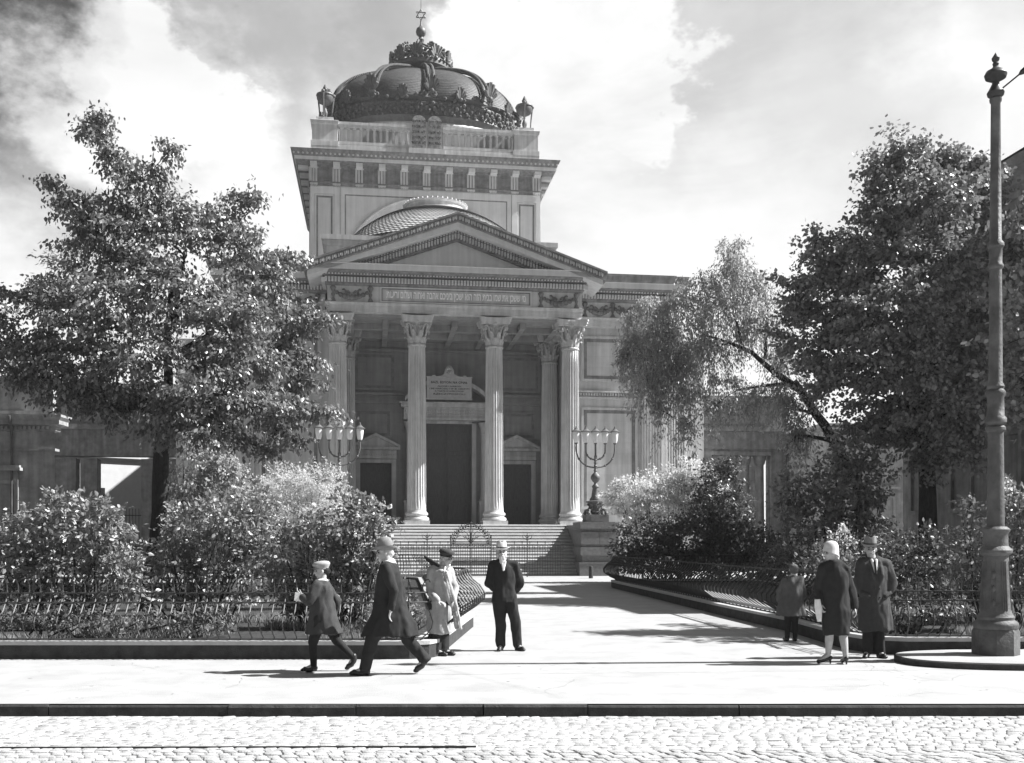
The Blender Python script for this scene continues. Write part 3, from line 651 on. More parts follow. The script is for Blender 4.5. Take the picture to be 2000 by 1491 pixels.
b = MB(); panel(b, -4.03, 4.03, 14.61, 15.30, -.6, .05, .025, .02); b.build('inner_moulding', M_['soot'], ent)
heb = 'מי ששכן את שמו בבית הזה הוא ישכין ביניכם אהבה ואחוה ושלום וריעות'
tm = text_mb(heb[::-1], .50, .012, bold=.012)
xs = [p[0] for p in tm.v]; sc = 7.55/(max(xs)-min(xs)); zs = [p[2] for p in tm.v]; zc = (min(zs)+max(zs))/2; xc = (min(xs)+max(xs))/2
tm.v = [((x-xc)*sc, y*1.0-.6-.015, (z-zc)*.56/(max(zs)-min(zs))+14.955) for x, y, z in tm.v]
tm.build('inscription', M_['white'], ent)
# --- pediment
sl = (19.25-16.37)/8.05
b = MB(); b.prism([(-7.0, 16.372), (7.0, 16.372), (0, 16.38+7.0*sl)], 'y', -.52, 1.2)
ty = b.build('tympanum', M_['palestone'], syn)
def rake(b, s, out, t0, t1, v0, v1):
    "sloping member between heights t0..t1 below the top line"
    top = lambda u: 19.25-sl*abs(u)
    b.prism([(0, top(0)-t0), (s*out, top(out)-t0), (s*out, top(out)-t1), (0, top(0)-t1)], 'y', v0, v1)
b1, b2, b3, b4, b5 = MB(), MB(), MB(), MB(), MB()
for s in (-1, 1):
    rake(b1, s, 8.12, .0, .10, -1.70, 1.3); rake(b1, s, 8.08, .10, .45, -1.62, 1.3); rake(b1, s, 8.06, .45, .52, -1.66, 1.3)
    rake(b4, s, 7.9, .522, .80, -1.57, 1.3)
    rake(b5, s, 6.6, .802, .90, -1.0, 1.3); rake(b5, s, 6.3, .90, 1.28, -.75, 1.3)
    n = 50
    for k in range(n):       # egg course
        u = s*(.1+k*.158); z = 19.25-sl*abs(u)-.28; b2.ball((u, -1.63, z), .085, 6, 4, (.6, .7, 1.5))
        if k % 2 == 0: b2.ball((u+.08*s, -1.66, z), .04, 5, 4, (.6, 1, 2.5))
    for k in range(38):      # sloping dentils
        u = s*(.08+k*.158); z = 19.25-sl*abs(u)-.90
        if abs(u) < 6.1: b3.box(u-.05, u+.05, -.98, -.752, z-.26, z-.02); b3.box(u-.035, u+.035, -1.12, -1.0, z+.02, z+.08)
rk = b1.build('raking_cornice', M_['soot'], syn); b4.build('corona_band', M_['palestone'], rk); b5.build('bed_moulding', M_['soot'], rk); b2.build('egg_moulding', M_['stone'], syn); b3.build('dentil_course', M_['stone'], syn)
b = MB(); b.prism([(-8.1, 19.25-sl*8.1+.01), (0, 19.26), (8.1, 19.25-sl*8.1+.01), (8.1, 16.0+.4), (-8.1, 16.4)], 'y', 1.32, 14); b.build('portico_roof', M_['roof'], syn)
# --- attic and shallow dome behind the pediment
b = MB(); b.box(-7.5, 7.5, 12, 30, 14, 21.2); b.rect_sweep(-7.5, 7.5, 12, 30.5, [(0, 21.0), (.12, 21.05), (.18, 21.35), (.3, 21.4), (.3, 21.7), (.1, 21.75)]); b.build('attic_block', M_['stone'], syn)
def sph(a): return 8.6*math.sin(a)
b = MB(); V18 = 18.5; nseg = 120
for j in range(26):
    t0 = R(13.5+j*1.5); t1 = R(13.5+(j+1)*1.5+.35)
    for i in range(nseg):
        a0 = 2*math.pi*(i+.5*(j % 2))/nseg; a1 = a0+2*math.pi/nseg*.97; am = (a0+a1)/2
        def q(t, a, up): r_ = (8.6+up)*math.sin(t); return (r_*math.cos(a), V18+r_*math.sin(a), 17.0+(8.6+up)*math.cos(t))
        b.add([q(t0, a0, .0), q(t0, a1, .0), q(t1-R(.5), a1, .045), q(t1, am, .055), q(t1-R(.5), a0, .045)], [(0, 1, 2, 3, 4)])
sd_ = b.build('shallow_dome', M_['tile'], syn, recalc=False)
b = MB(); b.lathe([(8.57*math.sin(R(t)), 17.0+8.57*math.cos(R(t))) for t in range(54, 8, -3)], 40, (0, V18, 0)); b.build('dome_shell', M_['roof'], sd_, smooth=60)
b = MB(); b.lathe([(2.05, 25.27), (2.3, 25.29), (2.3, 25.41), (2.12, 25.45), (2.12, 25.75), (2.25, 25.79), (2.3, 25.89), (2.0, 25.95), (.2, 26.20)], 40, (0, V18, 0))
for i in range(40): a = 2*math.pi*i/40; b.ball((2.28*math.cos(a), V18+2.28*math.sin(a), 25.93), .08, 5, 4)
b.build('dome_collar', M_['stone'], sd_, smooth=40)
b = MB(); b.lathe([(7.0, 20.9), (7.0, 21.76), (6.7, 21.9), (6.6, 22.4)], 40, (0, V18, 0)); b.build('dome_drum', M_['stone'], sd_, smooth=30)
# --- tower
TV0, TV1, TH = 30.0, 49.2, 9.55
b = MB(); b.box(-TH, TH, TV0, TV1, 14, 31.0); tower = b.build('tower', M_['palestone'], syn)
b = MB()
b.box(-TH-.0, -TH+.35, TV0-.12, TV0-.003, 21, 30.9); b.box(TH-.35, TH, TV0-.12, TV0-.003, 21, 30.9)
for s in (-1, 1):
    x0, x1 = sorted((s*9.55, s*7.15)); 
    b.box(*sorted((s*7.15, s*7.6)), TV0-.12, TV0-.003, 21, 30.9); b.box(*sorted((s*7.6, s*9.2)), TV0-.12, TV0-.003, 30.3, 30.9); b.box(*sorted((s*7.6, s*9.2)), TV0-.12, TV0-.003, 21, 22.0)
    panel(b, *sorted((s*7.62, s*9.18)), 22.0, 30.28, TV0, .07, .12)
    b.box(*sorted((s*7.1, s*6.75)), TV0-.07, TV0-.003, 21, 30.9)
b.box(-6.75, 6.75, TV0-.07, TV0-.003, 30.35, 30.9)
for k in range(24):     # arch band over the shallow dome
    a, c = math.pi*k/24, math.pi*(k+1)/24
    f = lambda r, t: (r*math.cos(t), 23.2+r*math.sin(t))
    b.prism([f(6.45, a), f(7.02, a), f(7.02, c), f(6.45, c)], 'y', TV0-.16, TV0-.003); b.prism([f(7.02, a), f(7.12, a), f(7.12, c), f(7.02, c)], 'y', TV0-.22, TV0-.003)
b.build('tower_panelling', M_['palestone'], tower)
b = MB()
for s in (-1, 1):
    panel(b, *sorted((s*7.74, s*9.06)), 22.12, 30.16, TV0, .05, .07)
    b.box(*sorted((s*6.66, s*6.748)), TV0-.05, TV0-.003, 21, 30.34); b.box(*sorted((s*7.11, s*7.14)), TV0-.05, TV0-.003, 21, 30.9)
b.box(-6.65, 6.65, TV0-.05, TV0-.003, 30.26, 30.348); b.build('panel_moulding', M_['soot'], tower)
# side faces
b = MB()
for s in (-1, 1):
    for v in (TV0+.2, TV0+2.4, TV1-2.6, TV1-.5): b.box(*sorted((s*9.553, s*9.65)), v, v+.4, 21, 30.9)
    b.box(*sorted((s*9.553, s*9.65)), TV0+.2, TV1-.1, 30.4, 30.9)
b.build('tower_side_panelling', M_['stone'], tower)
# Doric frieze with triglyphs and the great cornice
b = MB(); b.rect_sweep(-TH, TH, TV0, TV1, [(0, 31.0), (.06, 31.01), (.06, 31.18), (.14, 31.2), (.14, 31.3), (.04, 31.305), (.04, 32.5), (.12, 32.52), (.14, 32.62), (1.13, 32.66), (1.13, 32.70)])
tc_ = b.build('tower_cornice', M_['soot'], syn)
b = MB(); b.rect_sweep(-TH, TH, TV0, TV1, [(1.13, 32.702), (1.2, 32.705), (1.2, 32.96), (1.15, 32.965)]); b.build('corona_band', M_['palestone'], tc_)
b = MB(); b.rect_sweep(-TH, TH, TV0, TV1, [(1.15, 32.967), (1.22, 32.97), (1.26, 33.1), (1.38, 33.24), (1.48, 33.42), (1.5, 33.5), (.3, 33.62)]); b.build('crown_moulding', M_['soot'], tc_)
b = MB(); c = MB(); nt = 11
for face in range(4):
    for k in range(nt):
        t = -9.25+18.5*k/(nt-1)
        def place(bb, a0, a1, o0, o1, z0, z1):
            if face == 0: bb.box(t+a0, t+a1, TV0-o1, TV0-o0, z0, z1)
            elif face == 1: bb.box(t+a0, t+a1, TV1+o0, TV1+o1, z0, z1)
            elif face == 2: bb.box(-TH-o1, -TH-o0, (TV0+TV1)/2+t+a0, (TV0+TV1)/2+t+a1, z0, z1)
            else: bb.box(TH+o0, TH+o1, (TV0+TV1)/2+t+a0, (TV0+TV1)/2+t+a1, z0, z1)
        b = MB()
        for q in (-.34, -.11, .12): place(b, q, q+.16, .043, .13, 31.32, 32.4)
        place(b, -.36, .36, .043, .16, 32.4, 32.49); place(b, -.32, .32, .15, .2, 31.0, 31.16)
        for q in (-.28, -.14, 0, .14): place(b, q+.02, q+.1, .145, .21, 30.86, 30.998)
        b.build('triglyph', M_['stone'], tc_)
        c = MB(); place(c, -.27, .27, .17, 1.0, 32.36, 32.645); c.build('mutule', M_['palestone'], tc_)
        if k < nt-1:
            w = 18.5/(nt-1); c = MB(); place(c, w/2-.42, w/2+.42, .042, .09, 31.5, 31.56); place(c, w/2-.42, w/2+.42, .042, .09, 32.2, 32.26); place(c, w/2-.42, w/2-.36, .042, .09, 31.562, 32.198); place(c, w/2+.36, w/2+.42, .042, .09, 31.562, 32.198); c.build('metope_frame', M_['soot'], tc_)
pass
b = MB()
for k in range(60):
    u = -10.8+k*.366; b.ball((u, TV0-1.33, 33.16), .1, 5, 4, (1, .6, 1))
b.build('egg_moulding', M_['stone'], tc_)
# balustrade with corner pedestals
b = MB(); b.rect_sweep(-9.5, 9.5, TV0+.1, TV1-.1, [(0, 33.5), (0, 34.35), (-.06, 34.36), (-.06, 34.5), (-.16, 34.52), (-.16, 34.6)]); b.build('parapet_base', M_['stone'], syn)
for (u, v) in ((-8.4, TV0+1.15), (8.4, TV0+1.15), (-8.4, TV1-1.15), (8.4, TV1-1.15)):
    b = MB(); b.box(u-1.12, u+1.12, v-1.05, v+1.05, 34.2, 34.75); b.box(u-1.02, u+1.02, v-.95, v+.95, 34.75, 36.1); b.rect_sweep(u-1.02, u+1.02, v-.95, v+.95, [(.02, 36.1), (.1, 36.2), (.14, 36.45), (.05, 36.5)])
    b.box(u-.7, u+.7, v-.7, v+.7, 36.5, 36.85); b.build('corner_pedestal', M_['stone'], syn)
bal = MB(); bal.box(-.13, .13, -.13, .13, 0, .1); bal.lathe([(.10, .1), (.12, .16), (.12, .95), (.08, 1.0), (.13, 1.1)], 10); bal.box(-.15, .15, -.13, .13, 1.1, 1.2)
for (a0, a1) in ((-7.28, -1.4), (1.4, 7.28)):
    b = MB(); n = 11
    for k in range(n): b.merge(bal, Matrix.Translation((a0+.28+(a1-a0-.56)*k/(n-1), TV0+.5, 34.82)))
    bb = b.build('balusters', M_['stone'], syn)
    b = MB(); b.box(a0, a1, TV0+.22, TV0+.8, 34.6, 34.82); b.build('plinth_rail', M_['stone'], bb)
    b = MB(); b.box(a0, a1, TV0+.24, TV0+.78, 36.02, 36.2); b.box(a0, a1, TV0+.16, TV0+.86, 36.2, 36.42); b.build('hand_rail', M_['stone'], bb)
    b = MB(); b.box(a0, a1, TV0+1.05, TV0+1.15, 34.61, 36.2); b.build('parapet_wall', M_['stone'], bb)
for s in (-1, 1): 
    b = MB(); b.box(*sorted((s*8.7, s*9.2)), TV0+2.2, TV1-2.2, 34.6, 36.42); b.build('side_parapet', M_['stone'], syn)
# tablets of the law
for s in (-1, 1):
    pts = [(s*.66+.58, 34.5), (s*.66+.58, 36.7)]+[(s*.66+.58*math.cos(R(a)), 36.7+.5*math.sin(R(a))) for a in range(15, 180, 15)]+[(s*.66-.58, 36.7), (s*.66-.58, 34.5)]
    b = MB(); b.prism(pts, 'y', TV0-.05, TV0+.35); tb = b.build('stone_tablet', M_['tabletstone'], syn)
    b = MB()
    rows = ['אנכי יהוה', 'לא יהיה', 'לא תשא', 'זכור את', 'כבד את'] if s > 0 else ['לא תרצח', 'לא תנאף', 'לא תגנב', 'לא תענה', 'לא תחמד']
    for k, tx in enumerate(rows): b.merge(shift(text_mb(tx[::-1], .32, .02), s*.66, TV0-.06, 36.7-.45*k))
    b.build('tablet_lettering', M_['faded'], tb)
b = MB(); b.box(-1.5, 1.5, TV0-.12, TV0+.95, 33.62, 34.45); b.build('tablet_base', M_['stone'], syn)
# --- corner tripods with bowls
def tripod():
    e = empty('fire_bowl_tripod'); e.parent = syn
    b = MB(); b.lathe([(.12, 0), (.26, .05), (.12, .2), (.2, .45), (.22, .62), (.1, .95), (.06, 1.25), (.1, 1.35)], 14); b.build('vase', M_['bronze'], e, smooth=40)
    b = MB(); b.lathe([(.1, 1.2), (.5, 1.42), (.68, 1.72), (.66, 1.95), (.74, 2.0), (.72, 2.1), (.4, 2.18), (.2, 2.25)], 20); b.build('bowl', M_['bronze'], e, smooth=40)
    b = MB(); b.lathe([(.18, 2.25), (.1, 2.34), (.2, 2.5), (.17, 2.7), (.04, 2.95)], 10)
    for k in range(4): a = k*1.57; b.tube([(.1*math.cos(a), .1*math.sin(a), 2.3), (.2*math.cos(a), .2*math.sin(a), 2.5), (.08*math.cos(a+1), .08*math.sin(a+1), 2.85)], [.06, .07, .01], 5)
    b.build('flame_finial', M_['bronze'], e)
    for k in range(3):
        a = R(90+120*k+30); c, s = math.cos(a), math.sin(a); b = MB()
        b.tube([(.66*c, .66*s, 0), (.58*c, .58*s, .15), (.62*c, .62*s, .8), (.72*c, .72*s, 1.7), (.74*c, .74*s, 2.0)], [.1, .06, .055, .08, .1], 7); b.ball((.76*c, .76*s, 2.12), .16, 8, 6); b.ball((.7*c, .7*s, .06), .11, 7, 5, (1, 1, .7)); b.build('leg', M_['bronze'], e, smooth=40)
    return e
tr = tripod()
for i, (u, v) in enumerate(((-8.4, TV0+1.15), (8.4, TV0+1.15), (-8.4, TV1-1.15), (8.4, TV1-1.15))):
    o = tr if i == 0 else copy_tree(tr, syn); o.location = (u, v, 36.85); o.rotation_euler = (0, 0, R(20))
# --- great crown dome on a rounded-square plan
DV = 40.3; DA, DB = 8.3, 8.75
DP = [(.97, 36.6), (.97, 37.4), (1.0, 38.6), (1.01, 39.4), (.985, 40.25), (.94, 41.1), (.87, 41.85), (.765, 42.6), (.62, 43.3), (.46, 43.9), (.3, 44.45), (.1, 44.7)]
def dprof(t):
    x = t*(len(DP)-1); i = min(int(x), len(DP)-2); f_ = x-i; p0, p1, p2, p3 = (DP[max(0, min(len(DP)-1, i+q))] for q in (-1, 0, 1, 2))
    cr_ = lambda a, b_, c_, d_: .5*(2*b_+(c_-a)*f_+(2*a-5*b_+4*c_-d_)*f_**2+(3*b_-a-3*c_+d_)*f_**3)
    return cr_(p0[0], p1[0], p2[0], p3[0]), cr_(p0[1], p1[1], p2[1], p3[1])
def plan(a, s):
    n = 2+.75*max(0, min(1, (s-.3)/.65)); c, q = abs(math.cos(a))/DA, abs(math.sin(a))/DB
    return s*(c**n+q**n)**(-1/n)
NR = 12; A0 = R(3)
def bulge(a, t): return 1+.05*abs(math.sin(NR/2*(a-A0)))*(1 if t > .25 else 0)
def dpt(a, t, up=0):
    s, z = dprof(t); r_ = plan(a, s)*bulge(a, t)+up*.8; return Vector((r_*math.cos(a), DV+r_*math.sin(a), z+up*.6))
b = MB()
for j in range(56):          # courses of copper scales, each a slightly tilted plate
    t0, t1 = j/56, (j+1)/56; n = 132
    for i in range(n):
        a0 = 2*math.pi*(i+.5*(j % 2))/n; a1 = a0+2*math.pi/n
        b.add([tuple(dpt(a0, t0, .018)), tuple(dpt(a1, t0, .018)), tuple(dpt(a1, t1)), tuple(dpt(a0, t1))], [(0, 1, 2, 3)])
dome = b.build('crown_dome', M_['domegore'], syn, recalc=False)
def palmette(b, s=1.0, lean=.25, n=7):
    for k in range(n):
        t = (k-(n-1)/2)/((n-1)/2); a = t*1.05; L_ = s*(1-.22*t*t)
        b.tube([(0, .1*s*t, .1*s), (lean*s*.4, math.sin(a)*L_*.42, .12*s+math.cos(a)*L_*.55), (lean*s, math.sin(a)*L_*.62, .12*s+math.cos(a)*L_*.95)], [.05*s, .12*s, .10*s], 5)
    b.ball((.05, 0, .1*s), .16*s, 7, 5)
pm = MB(); palmette(pm, 1.25, .12); po = None
for i in range(NR):
    a = A0+2*math.pi*i/NR; b = MB(); path = []
    for k in range(24): path.append(dpt(a, .36+.60*k/23, .26))
    o_ = Vector((math.cos(a), math.sin(a), 0)); p0 = path[0]
    path = [p0+o_*.55+Vector((0, 0, -1.2)), p0+o_*.62+Vector((0, 0, -.7)), p0+o_*.3+Vector((0, 0, -.25))]+path
    b.tube(path, [.12, .19, .17]+[.13-.03*k/23 for k in range(24)], 8); tn = Vector((-math.sin(a), math.cos(a), 0))
    for k in range(len(path)-1):
        for m_ in (0, .5):
            c_ = path[k].lerp(path[k+1], m_)
            for s in (-1, 1): b.ball(tuple(c_+tn*s*.24+o_*.10+Vector((0, 0, .12))), .13, 6, 5)
    b.build('dome_rib', M_['bronze'], dome, smooth=50)
    for dd_, zz, sc in ((0, 39.5, 1.15), (math.pi/NR, 39.1, .85)):
        if po is None: po = pm.build('palmette', M_['bronze'], dome, smooth=50); p_ = po
        else: p_ = po.copy(); COL.objects.link(p_); p_.parent = dome
        rr = plan(a+dd_, 1.0)+(.75 if dd_ == 0 else .5)
        p_.location = (rr*math.cos(a+dd_), DV+rr*math.sin(a+dd_), zz); p_.rotation_euler = (0, 0, a+dd_); p_.scale = (sc, sc, sc)
b = MB(); b.loft([[((plan(2*math.pi*i/96, 1)+o_)*math.cos(2*math.pi*i/96), DV+(plan(2*math.pi*i/96, 1)+o_)*math.sin(2*math.pi*i/96), z) for i in range(96)] for o_, z in ((.0, 33.9), (.0, 36.3), (.15, 36.5), (.2, 37.1), (.05, 37.3), (-.2, 37.35))])
b.build('dome_drum', M_['stone'], dome, smooth=40)
b = MB(); rings = []
for o_, z in ((-.1, 37.2), (.05, 37.5), (.22, 37.8), (.15, 37.95), (.18, 38.6), (.32, 38.8), (.28, 38.95), (.05, 39.05)):
    rings.append([((plan(2*math.pi*i/96, 1)+o_)*math.cos(2*math.pi*i/96), DV+(plan(2*math.pi*i/96, 1)+o_)*math.sin(2*math.pi*i/96), z) for i in range(96)])
b.loft(rings)
for i in range(88):
    a = 2*math.pi*i/88
    for q, o_, z, r_, sc in ((0, .34, 38.8, .15, 1), (.03, .30, 38.62, .13, 1.2), (.0, .30, 38.4, .17, 1.1), (.03, .28, 38.15, .14, 1.2), (.045, .26, 37.95, .12, 1)):
        j_ = rnd.uniform(-.012, .012); rr = plan(a+q+j_, 1)+o_+rnd.uniform(-.06, .06); b.ball((rr*math.cos(a+q+j_), DV+rr*math.sin(a+q+j_), z+rnd.uniform(-.06, .06)), r_*rnd.uniform(.75, 1.25), 6, 4, (1, 1, sc))
b.build('wreath_ring', M_['bronze'], dome, smooth=50)
b = MB()
for i in range(72):        # scroll band lying on the dome between the palmettes
    a = 2*math.pi*i/72; rr = plan(a, 1)+.45; z = 39.35+.28*math.cos(i*math.pi/3)
    b.ball((rr*math.cos(a), DV+rr*math.sin(a), z), .16, 6, 5)
b.build('scroll_band', M_['bronze'], dome, smooth=50)
# upper crown
uc = MB(); uc.lathe([(2.6, 45.08), (2.85, 45.23), (2.85, 45.58), (2.6, 45.68), (2.3, 45.43)], 40, (0, DV, 0))
for i in range(40): a = 2*math.pi*i/40; uc.ball((2.9*math.cos(a), DV+2.9*math.sin(a), 45.63), .13, 6, 5)
ucr = uc.build('upper_crown', M_['bronze'], syn, smooth=50)
p2 = MB(); palmette(p2, 1.3, .06, 7); ar = MB()
ar.tube([(2.7, 0, 45.63), (2.55, 0, 46.43), (2.15, 0, 47.08), (1.5, 0, 47.38), (.9, 0, 47.28), (.35, 0, 46.93), (.15, 0, 46.43)], [.16, .17, .17, .17, .16, .15, .12], 7)
for k in range(9): t = k/8; ar.ball((2.8-2.3*t**1.7, .0, 46.03+1.5*math.sin(t*2.3)), .13, 6, 4)
for i in range(10):
    a = 2*math.pi*i/10+.15
    M = Matrix.Translation((0, DV, 0)) @ Matrix.Rotation(a, 4, 'Z')
    q = MB(); q.merge(p2, M @ Matrix.Translation((2.75, 0, 45.58))); q.build('crown_leaf', M_['bronze'], ucr, smooth=50)
    q = MB(); q.merge(ar, M); q.build('crown_arch', M_['bronze'], ucr, smooth=50)
b = MB()
for r_, z_ in ((2.78, 46.0), (2.62, 46.55), (2.2, 47.0), (1.55, 47.3)):
    b.tube([(r_*math.cos(2*math.pi*k/36), DV+r_*math.sin(2*math.pi*k/36), z_+.08*math.sin(k*1.7)) for k in range(37)], .07, 5)
for k in range(20):
    a = 2*math.pi*(k+.5)/20; b.tube([(2.8*math.cos(a), DV+2.8*math.sin(a), 45.6), (2.75*math.cos(a+.1), DV+2.75*math.sin(a+.1), 46.2), (2.85*math.cos(a), DV+2.85*math.sin(a), 46.75)], [.12, .09, .03], 5)
b.build('crown_lattice', M_['bronze'], ucr, smooth=50)
b = MB(); b.lathe([(.45, 45.23), (.4, 46.33), (.3, 47.03), (.42, 47.33), (.42, 47.58), (.22, 47.78), (.25, 48.23), (.32, 48.43), (.2, 48.58), (.2, 48.73), (.42, 48.93), (.48, 49.18), (.4, 49.48), (.2, 49.63), (.12, 49.78), (.07, 49.93), (.07, 50.23)], 18, (0, DV, 0)); b.build('spire', M_['bronze'], ucr, smooth=45)
b = MB()
for f_ in (1, -1):
    pts = [(.50*math.sin(2*math.pi*k/3), DV, 50.78+f_*.50*math.cos(2*math.pi*k/3)) for k in range(3)]
    for k in range(3): b.tube([pts[k], pts[(k+1) % 3]], .045, 5)
b.tube([(0, DV, 50.18), (0, DV, 50.33)], .04, 5); b.build('star', M_['iron'], ucr)
b = MB(); b.tube([(0, DV, 51.28), (0, DV, 52.33)], .022, 5); b.build('lightning_rod', M_['iron'], ucr)
# memorial board over the main door
e = empty('memorial_board', (OX, OY, 0), YAW, 'pale board with black lettering and a crest hung over the main door', 'sign')
bx = MB(); bx.box(-1.28, 1.42, V7-1.35, V7-1.25, 10.30, 11.62); bo = bx.build('board', M_['sign'], e)
bx = MB(); bx.box(-1.32, 1.46, V7-1.39, V7-1.351, 10.24, 10.34); bx.box(-1.32, 1.46, V7-1.38, V7-1.351, 11.58, 11.64); bx.build('board_frame', M_['sign'], e)
bx = MB(); pts = [(.07+x, z) for x, z in ((-.75, 11.642), (.75, 11.642), (.5, 11.68), (.3, 11.8), (.27, 12.05), (.15, 12.25), (0, 12.33), (-.15, 12.25), (-.27, 12.05), (-.3, 11.8), (-.5, 11.68))]
bx.prism(pts, 'y', V7-1.37, V7-1.28)
for k in range(9): a = k*.7; bx.ball((.07+.16*math.cos(a), V7-1.4, 12.02+.15*math.sin(a)), .07, 6, 4)
for s in (-.85, 1.0): bx.ball((s, V7-1.32, 11.68), .09, 6, 4, (1.4, 1, .7))
bx.build('board_crest', M_['sign'], e)
bx = MB()
for k, (tx, sz, zz) in enumerate((('BAZL EDYON NA ONAŁ', .20, 11.28), ('ALONE I NAROD', .115, 11.05), ('I BIE NARODU I W BI CIESZYM', .13, 10.9), ('A TAKŻE IZ RZECZPOSP', .12, 10.75), ('RZECZYPOSPOLI', .14, 10.58))):
    t_ = text_mb(tx, sz, .008); xs = [p[0] for p in t_.v]; w = max(xs)-min(xs); want = (2.2, 1.4, 2.4, 1.75, 1.9)[k]; t_.v = [(x*want/w, y_, z) for x, y_, z in t_.v]
    bx.merge(shift(t_, .07, V7-1.36, zz))
bx.build('board_lettering', M_['ink'], e)
# ================================================================== low wings beside the synagogue (its own buildings)
def window_unit(parent, u0, u1, z0, z1, v, hood=False):
    "casement in a moulded frame on a wall face at v"
    b = MB()
    for (a0, a1, c0, c1) in ((u0-.16, u1+.16, z1, z1+.18), (u0-.22, u1+.22, z0-.16, z0), (u0-.16, u0, z0, z1), (u1, u1+.16, z0, z1)): b.box(a0, a1, v-.09, v+.1, c0, c1)
    if hood:
        b.box(u0-.14, u1+.14, v-.06, v+.0, z1+.185, z1+.55); b.box(u0-.35, u1+.35, v-.34, v+.0, z1+.55, z1+.68); b.box(u0-.28, u1+.28, v-.24, v+.0, z1+.68, z1+.78)
    w = b.build('window', M_['plaster'], parent)
    b = MB(); b.box(u0, u1, v+.12, v+.14, z0, z1); b.build('pane', M_['glasspane'], w)
    b = MB(); m = (u0+u1)/2
    for a0, a1 in ((u0, u0+.07), (m-.05, m+.05), (u1-.07, u1)): b.box(a0, a1, v+.06, v+.118, z0, z1)
    for c0 in (z0, z0+(z1-z0)*.38, z0+(z1-z0)*.66, z1-.07): b.box(u0+.071, m-.051, v+.07, v+.115, c0, c0+.06); b.box(m+.051, u1-.071, v+.07, v+.115, c0, c0+.06)
    b.build('sash', M_['frame'], w); return w
# second pilastered block and open link on the right
e = empty('side_wing', (OX, OY, 0), YAW, 'low stone wing with an open colonnade right of the synagogue', 'building')
b = MB(); b.box(12.25, 15.7, 5.0, 30, -.1, 14.0); b.build('pavilion_wall', M_['stone'], e)
b = MB()
for k in range(8): b.box(13.3+k*.16, 13.3+k*.16+.07, 4.86, 4.997, 1.8, 12.6)
b.box(13.2, 14.6, 4.9, 4.996, 12.6, 13.6); b.box(13.15, 14.65, 4.85, 4.996, 1.0, 1.8); b.build('pilaster', M_['stone'], e)
b = MB(); V8 = 8.0
b.box(15.7, 22.2, V8, V8+.9, 7.3, 10.6); b.box(15.7, 17.2, V8, V8+.9, -.1, 7.3); b.box(21.2, 22.2, V8, V8+.9, -.1, 7.3)
b.box(15.7, 22.2, V8-.25, V8-.002, 8.85, 9.15); b.box(15.7, 22.2, V8-.12, V8-.002, 7.7, 8.84); b.box(15.5, 22.4, V8-.4, V8+1.1, 10.6, 11.1); b.box(17.2, 21.2, V8-.08, V8-.003, 7.3, 7.55)
b.box(15.7, 22.2, V8+5, V8+5.5, -.1, 10); b.build('colonnade_wall', M_['dirtystone'], e)
for u in (18.7, 19.6, 20.6):
    b = MB(); b.lathe([(.42, .9), (.42, 1.2), (.32, 1.3), (.27, 6.7), (.34, 6.8), (.4, 7.1), (.4, 7.298)], 18, (u, V8+.45, 0)); b.build('column', M_['dirtystone'], e, smooth=35)
# left counterpart: open bay through which a sunlit wall shows
e = empty('side_wing', (OX, OY, 0), YAW, 'low stone wing with an open passage left of the synagogue', 'building')
b = MB(); b.box(-15.7, -12.25, 5.0, 12.5, -.1, 13.4); b.build('pavilion_wall', M_['stone'], e)
b = MB()
for k in range(8): b.box(-14.5+k*.16, -14.43+k*.16, 4.86, 4.997, 1.8, 12.6)
b.box(-14.6, -13.2, 4.9, 4.996, 12.6, 13.6); b.build('pilaster', M_['stone'], e)
b = MB()
b.box(-34, -15.7, V8-1, V8-.1, 6.75, 10.6); b.box(-34, -15.7, V8-1.25, V8-1.002, 8.3, 8.6); b.box(-34, -15.5, V8-1.3, V8+.1, 10.6, 11.0)
for a0, a1 in ((-18.05, -15.7), (-21.5, -20.55), (-34, -21.75)): b.box(a0, a1, V8-1, V8-.1, -.1, 6.6)
b.build('passage_wall', M_['dirtystone'], e)
# plastered house standing forward on the left
LY = 44.0
e = empty('plaster_house', (-18.85, LY, 0), R(2), 'stained grey plaster house with a cornice and hooded window at the left edge', 'house')
b = MB(); b.prism([(-14, 0), (-.5, 0), (-2.3, 3.2), (-14, 3.2)], 'z', -.1, 7.25); 
b.build('wall', M_['plaster'], e)
b = MB(); b.box(-14, -.46, -.06, .4, 5.55, 5.65); b.rect_sweep(-14, -.5, 0, .4, [(0, 6.35), (.06, 6.4), (.06, 6.6), (.3, 6.66), (.3, 6.82), (.42, 6.95), (.42, 7.05), (0, 7.1)])
for k in range(70): b.box(-13.9+k*.19, -13.8+k*.19, -.14, -.062, 6.46, 6.6)
b.build('cornice', M_['plaster'], e)
b = MB(); b.box(-13.9, -.62, .12, .5, 7.1, 8.55); b.box(-14, -.5, .0, .6, 8.55, 8.72); b.build('parapet', M_['plaster'], e)
window_unit(e, -3.3, -2.15, 1.35, 4.15, -.02, True); window_unit(e, -7.6, -6.4, 1.35, 4.15, -.02, True)
b = MB(); b.tube([(-2.25, -.1, 0), (-2.25, -.1, 6.2), (-2.2, -.3, 6.5), (-2.2, -.45, 7.0)], .05, 8); b.build('drain_pipe', M_['roof'], e)
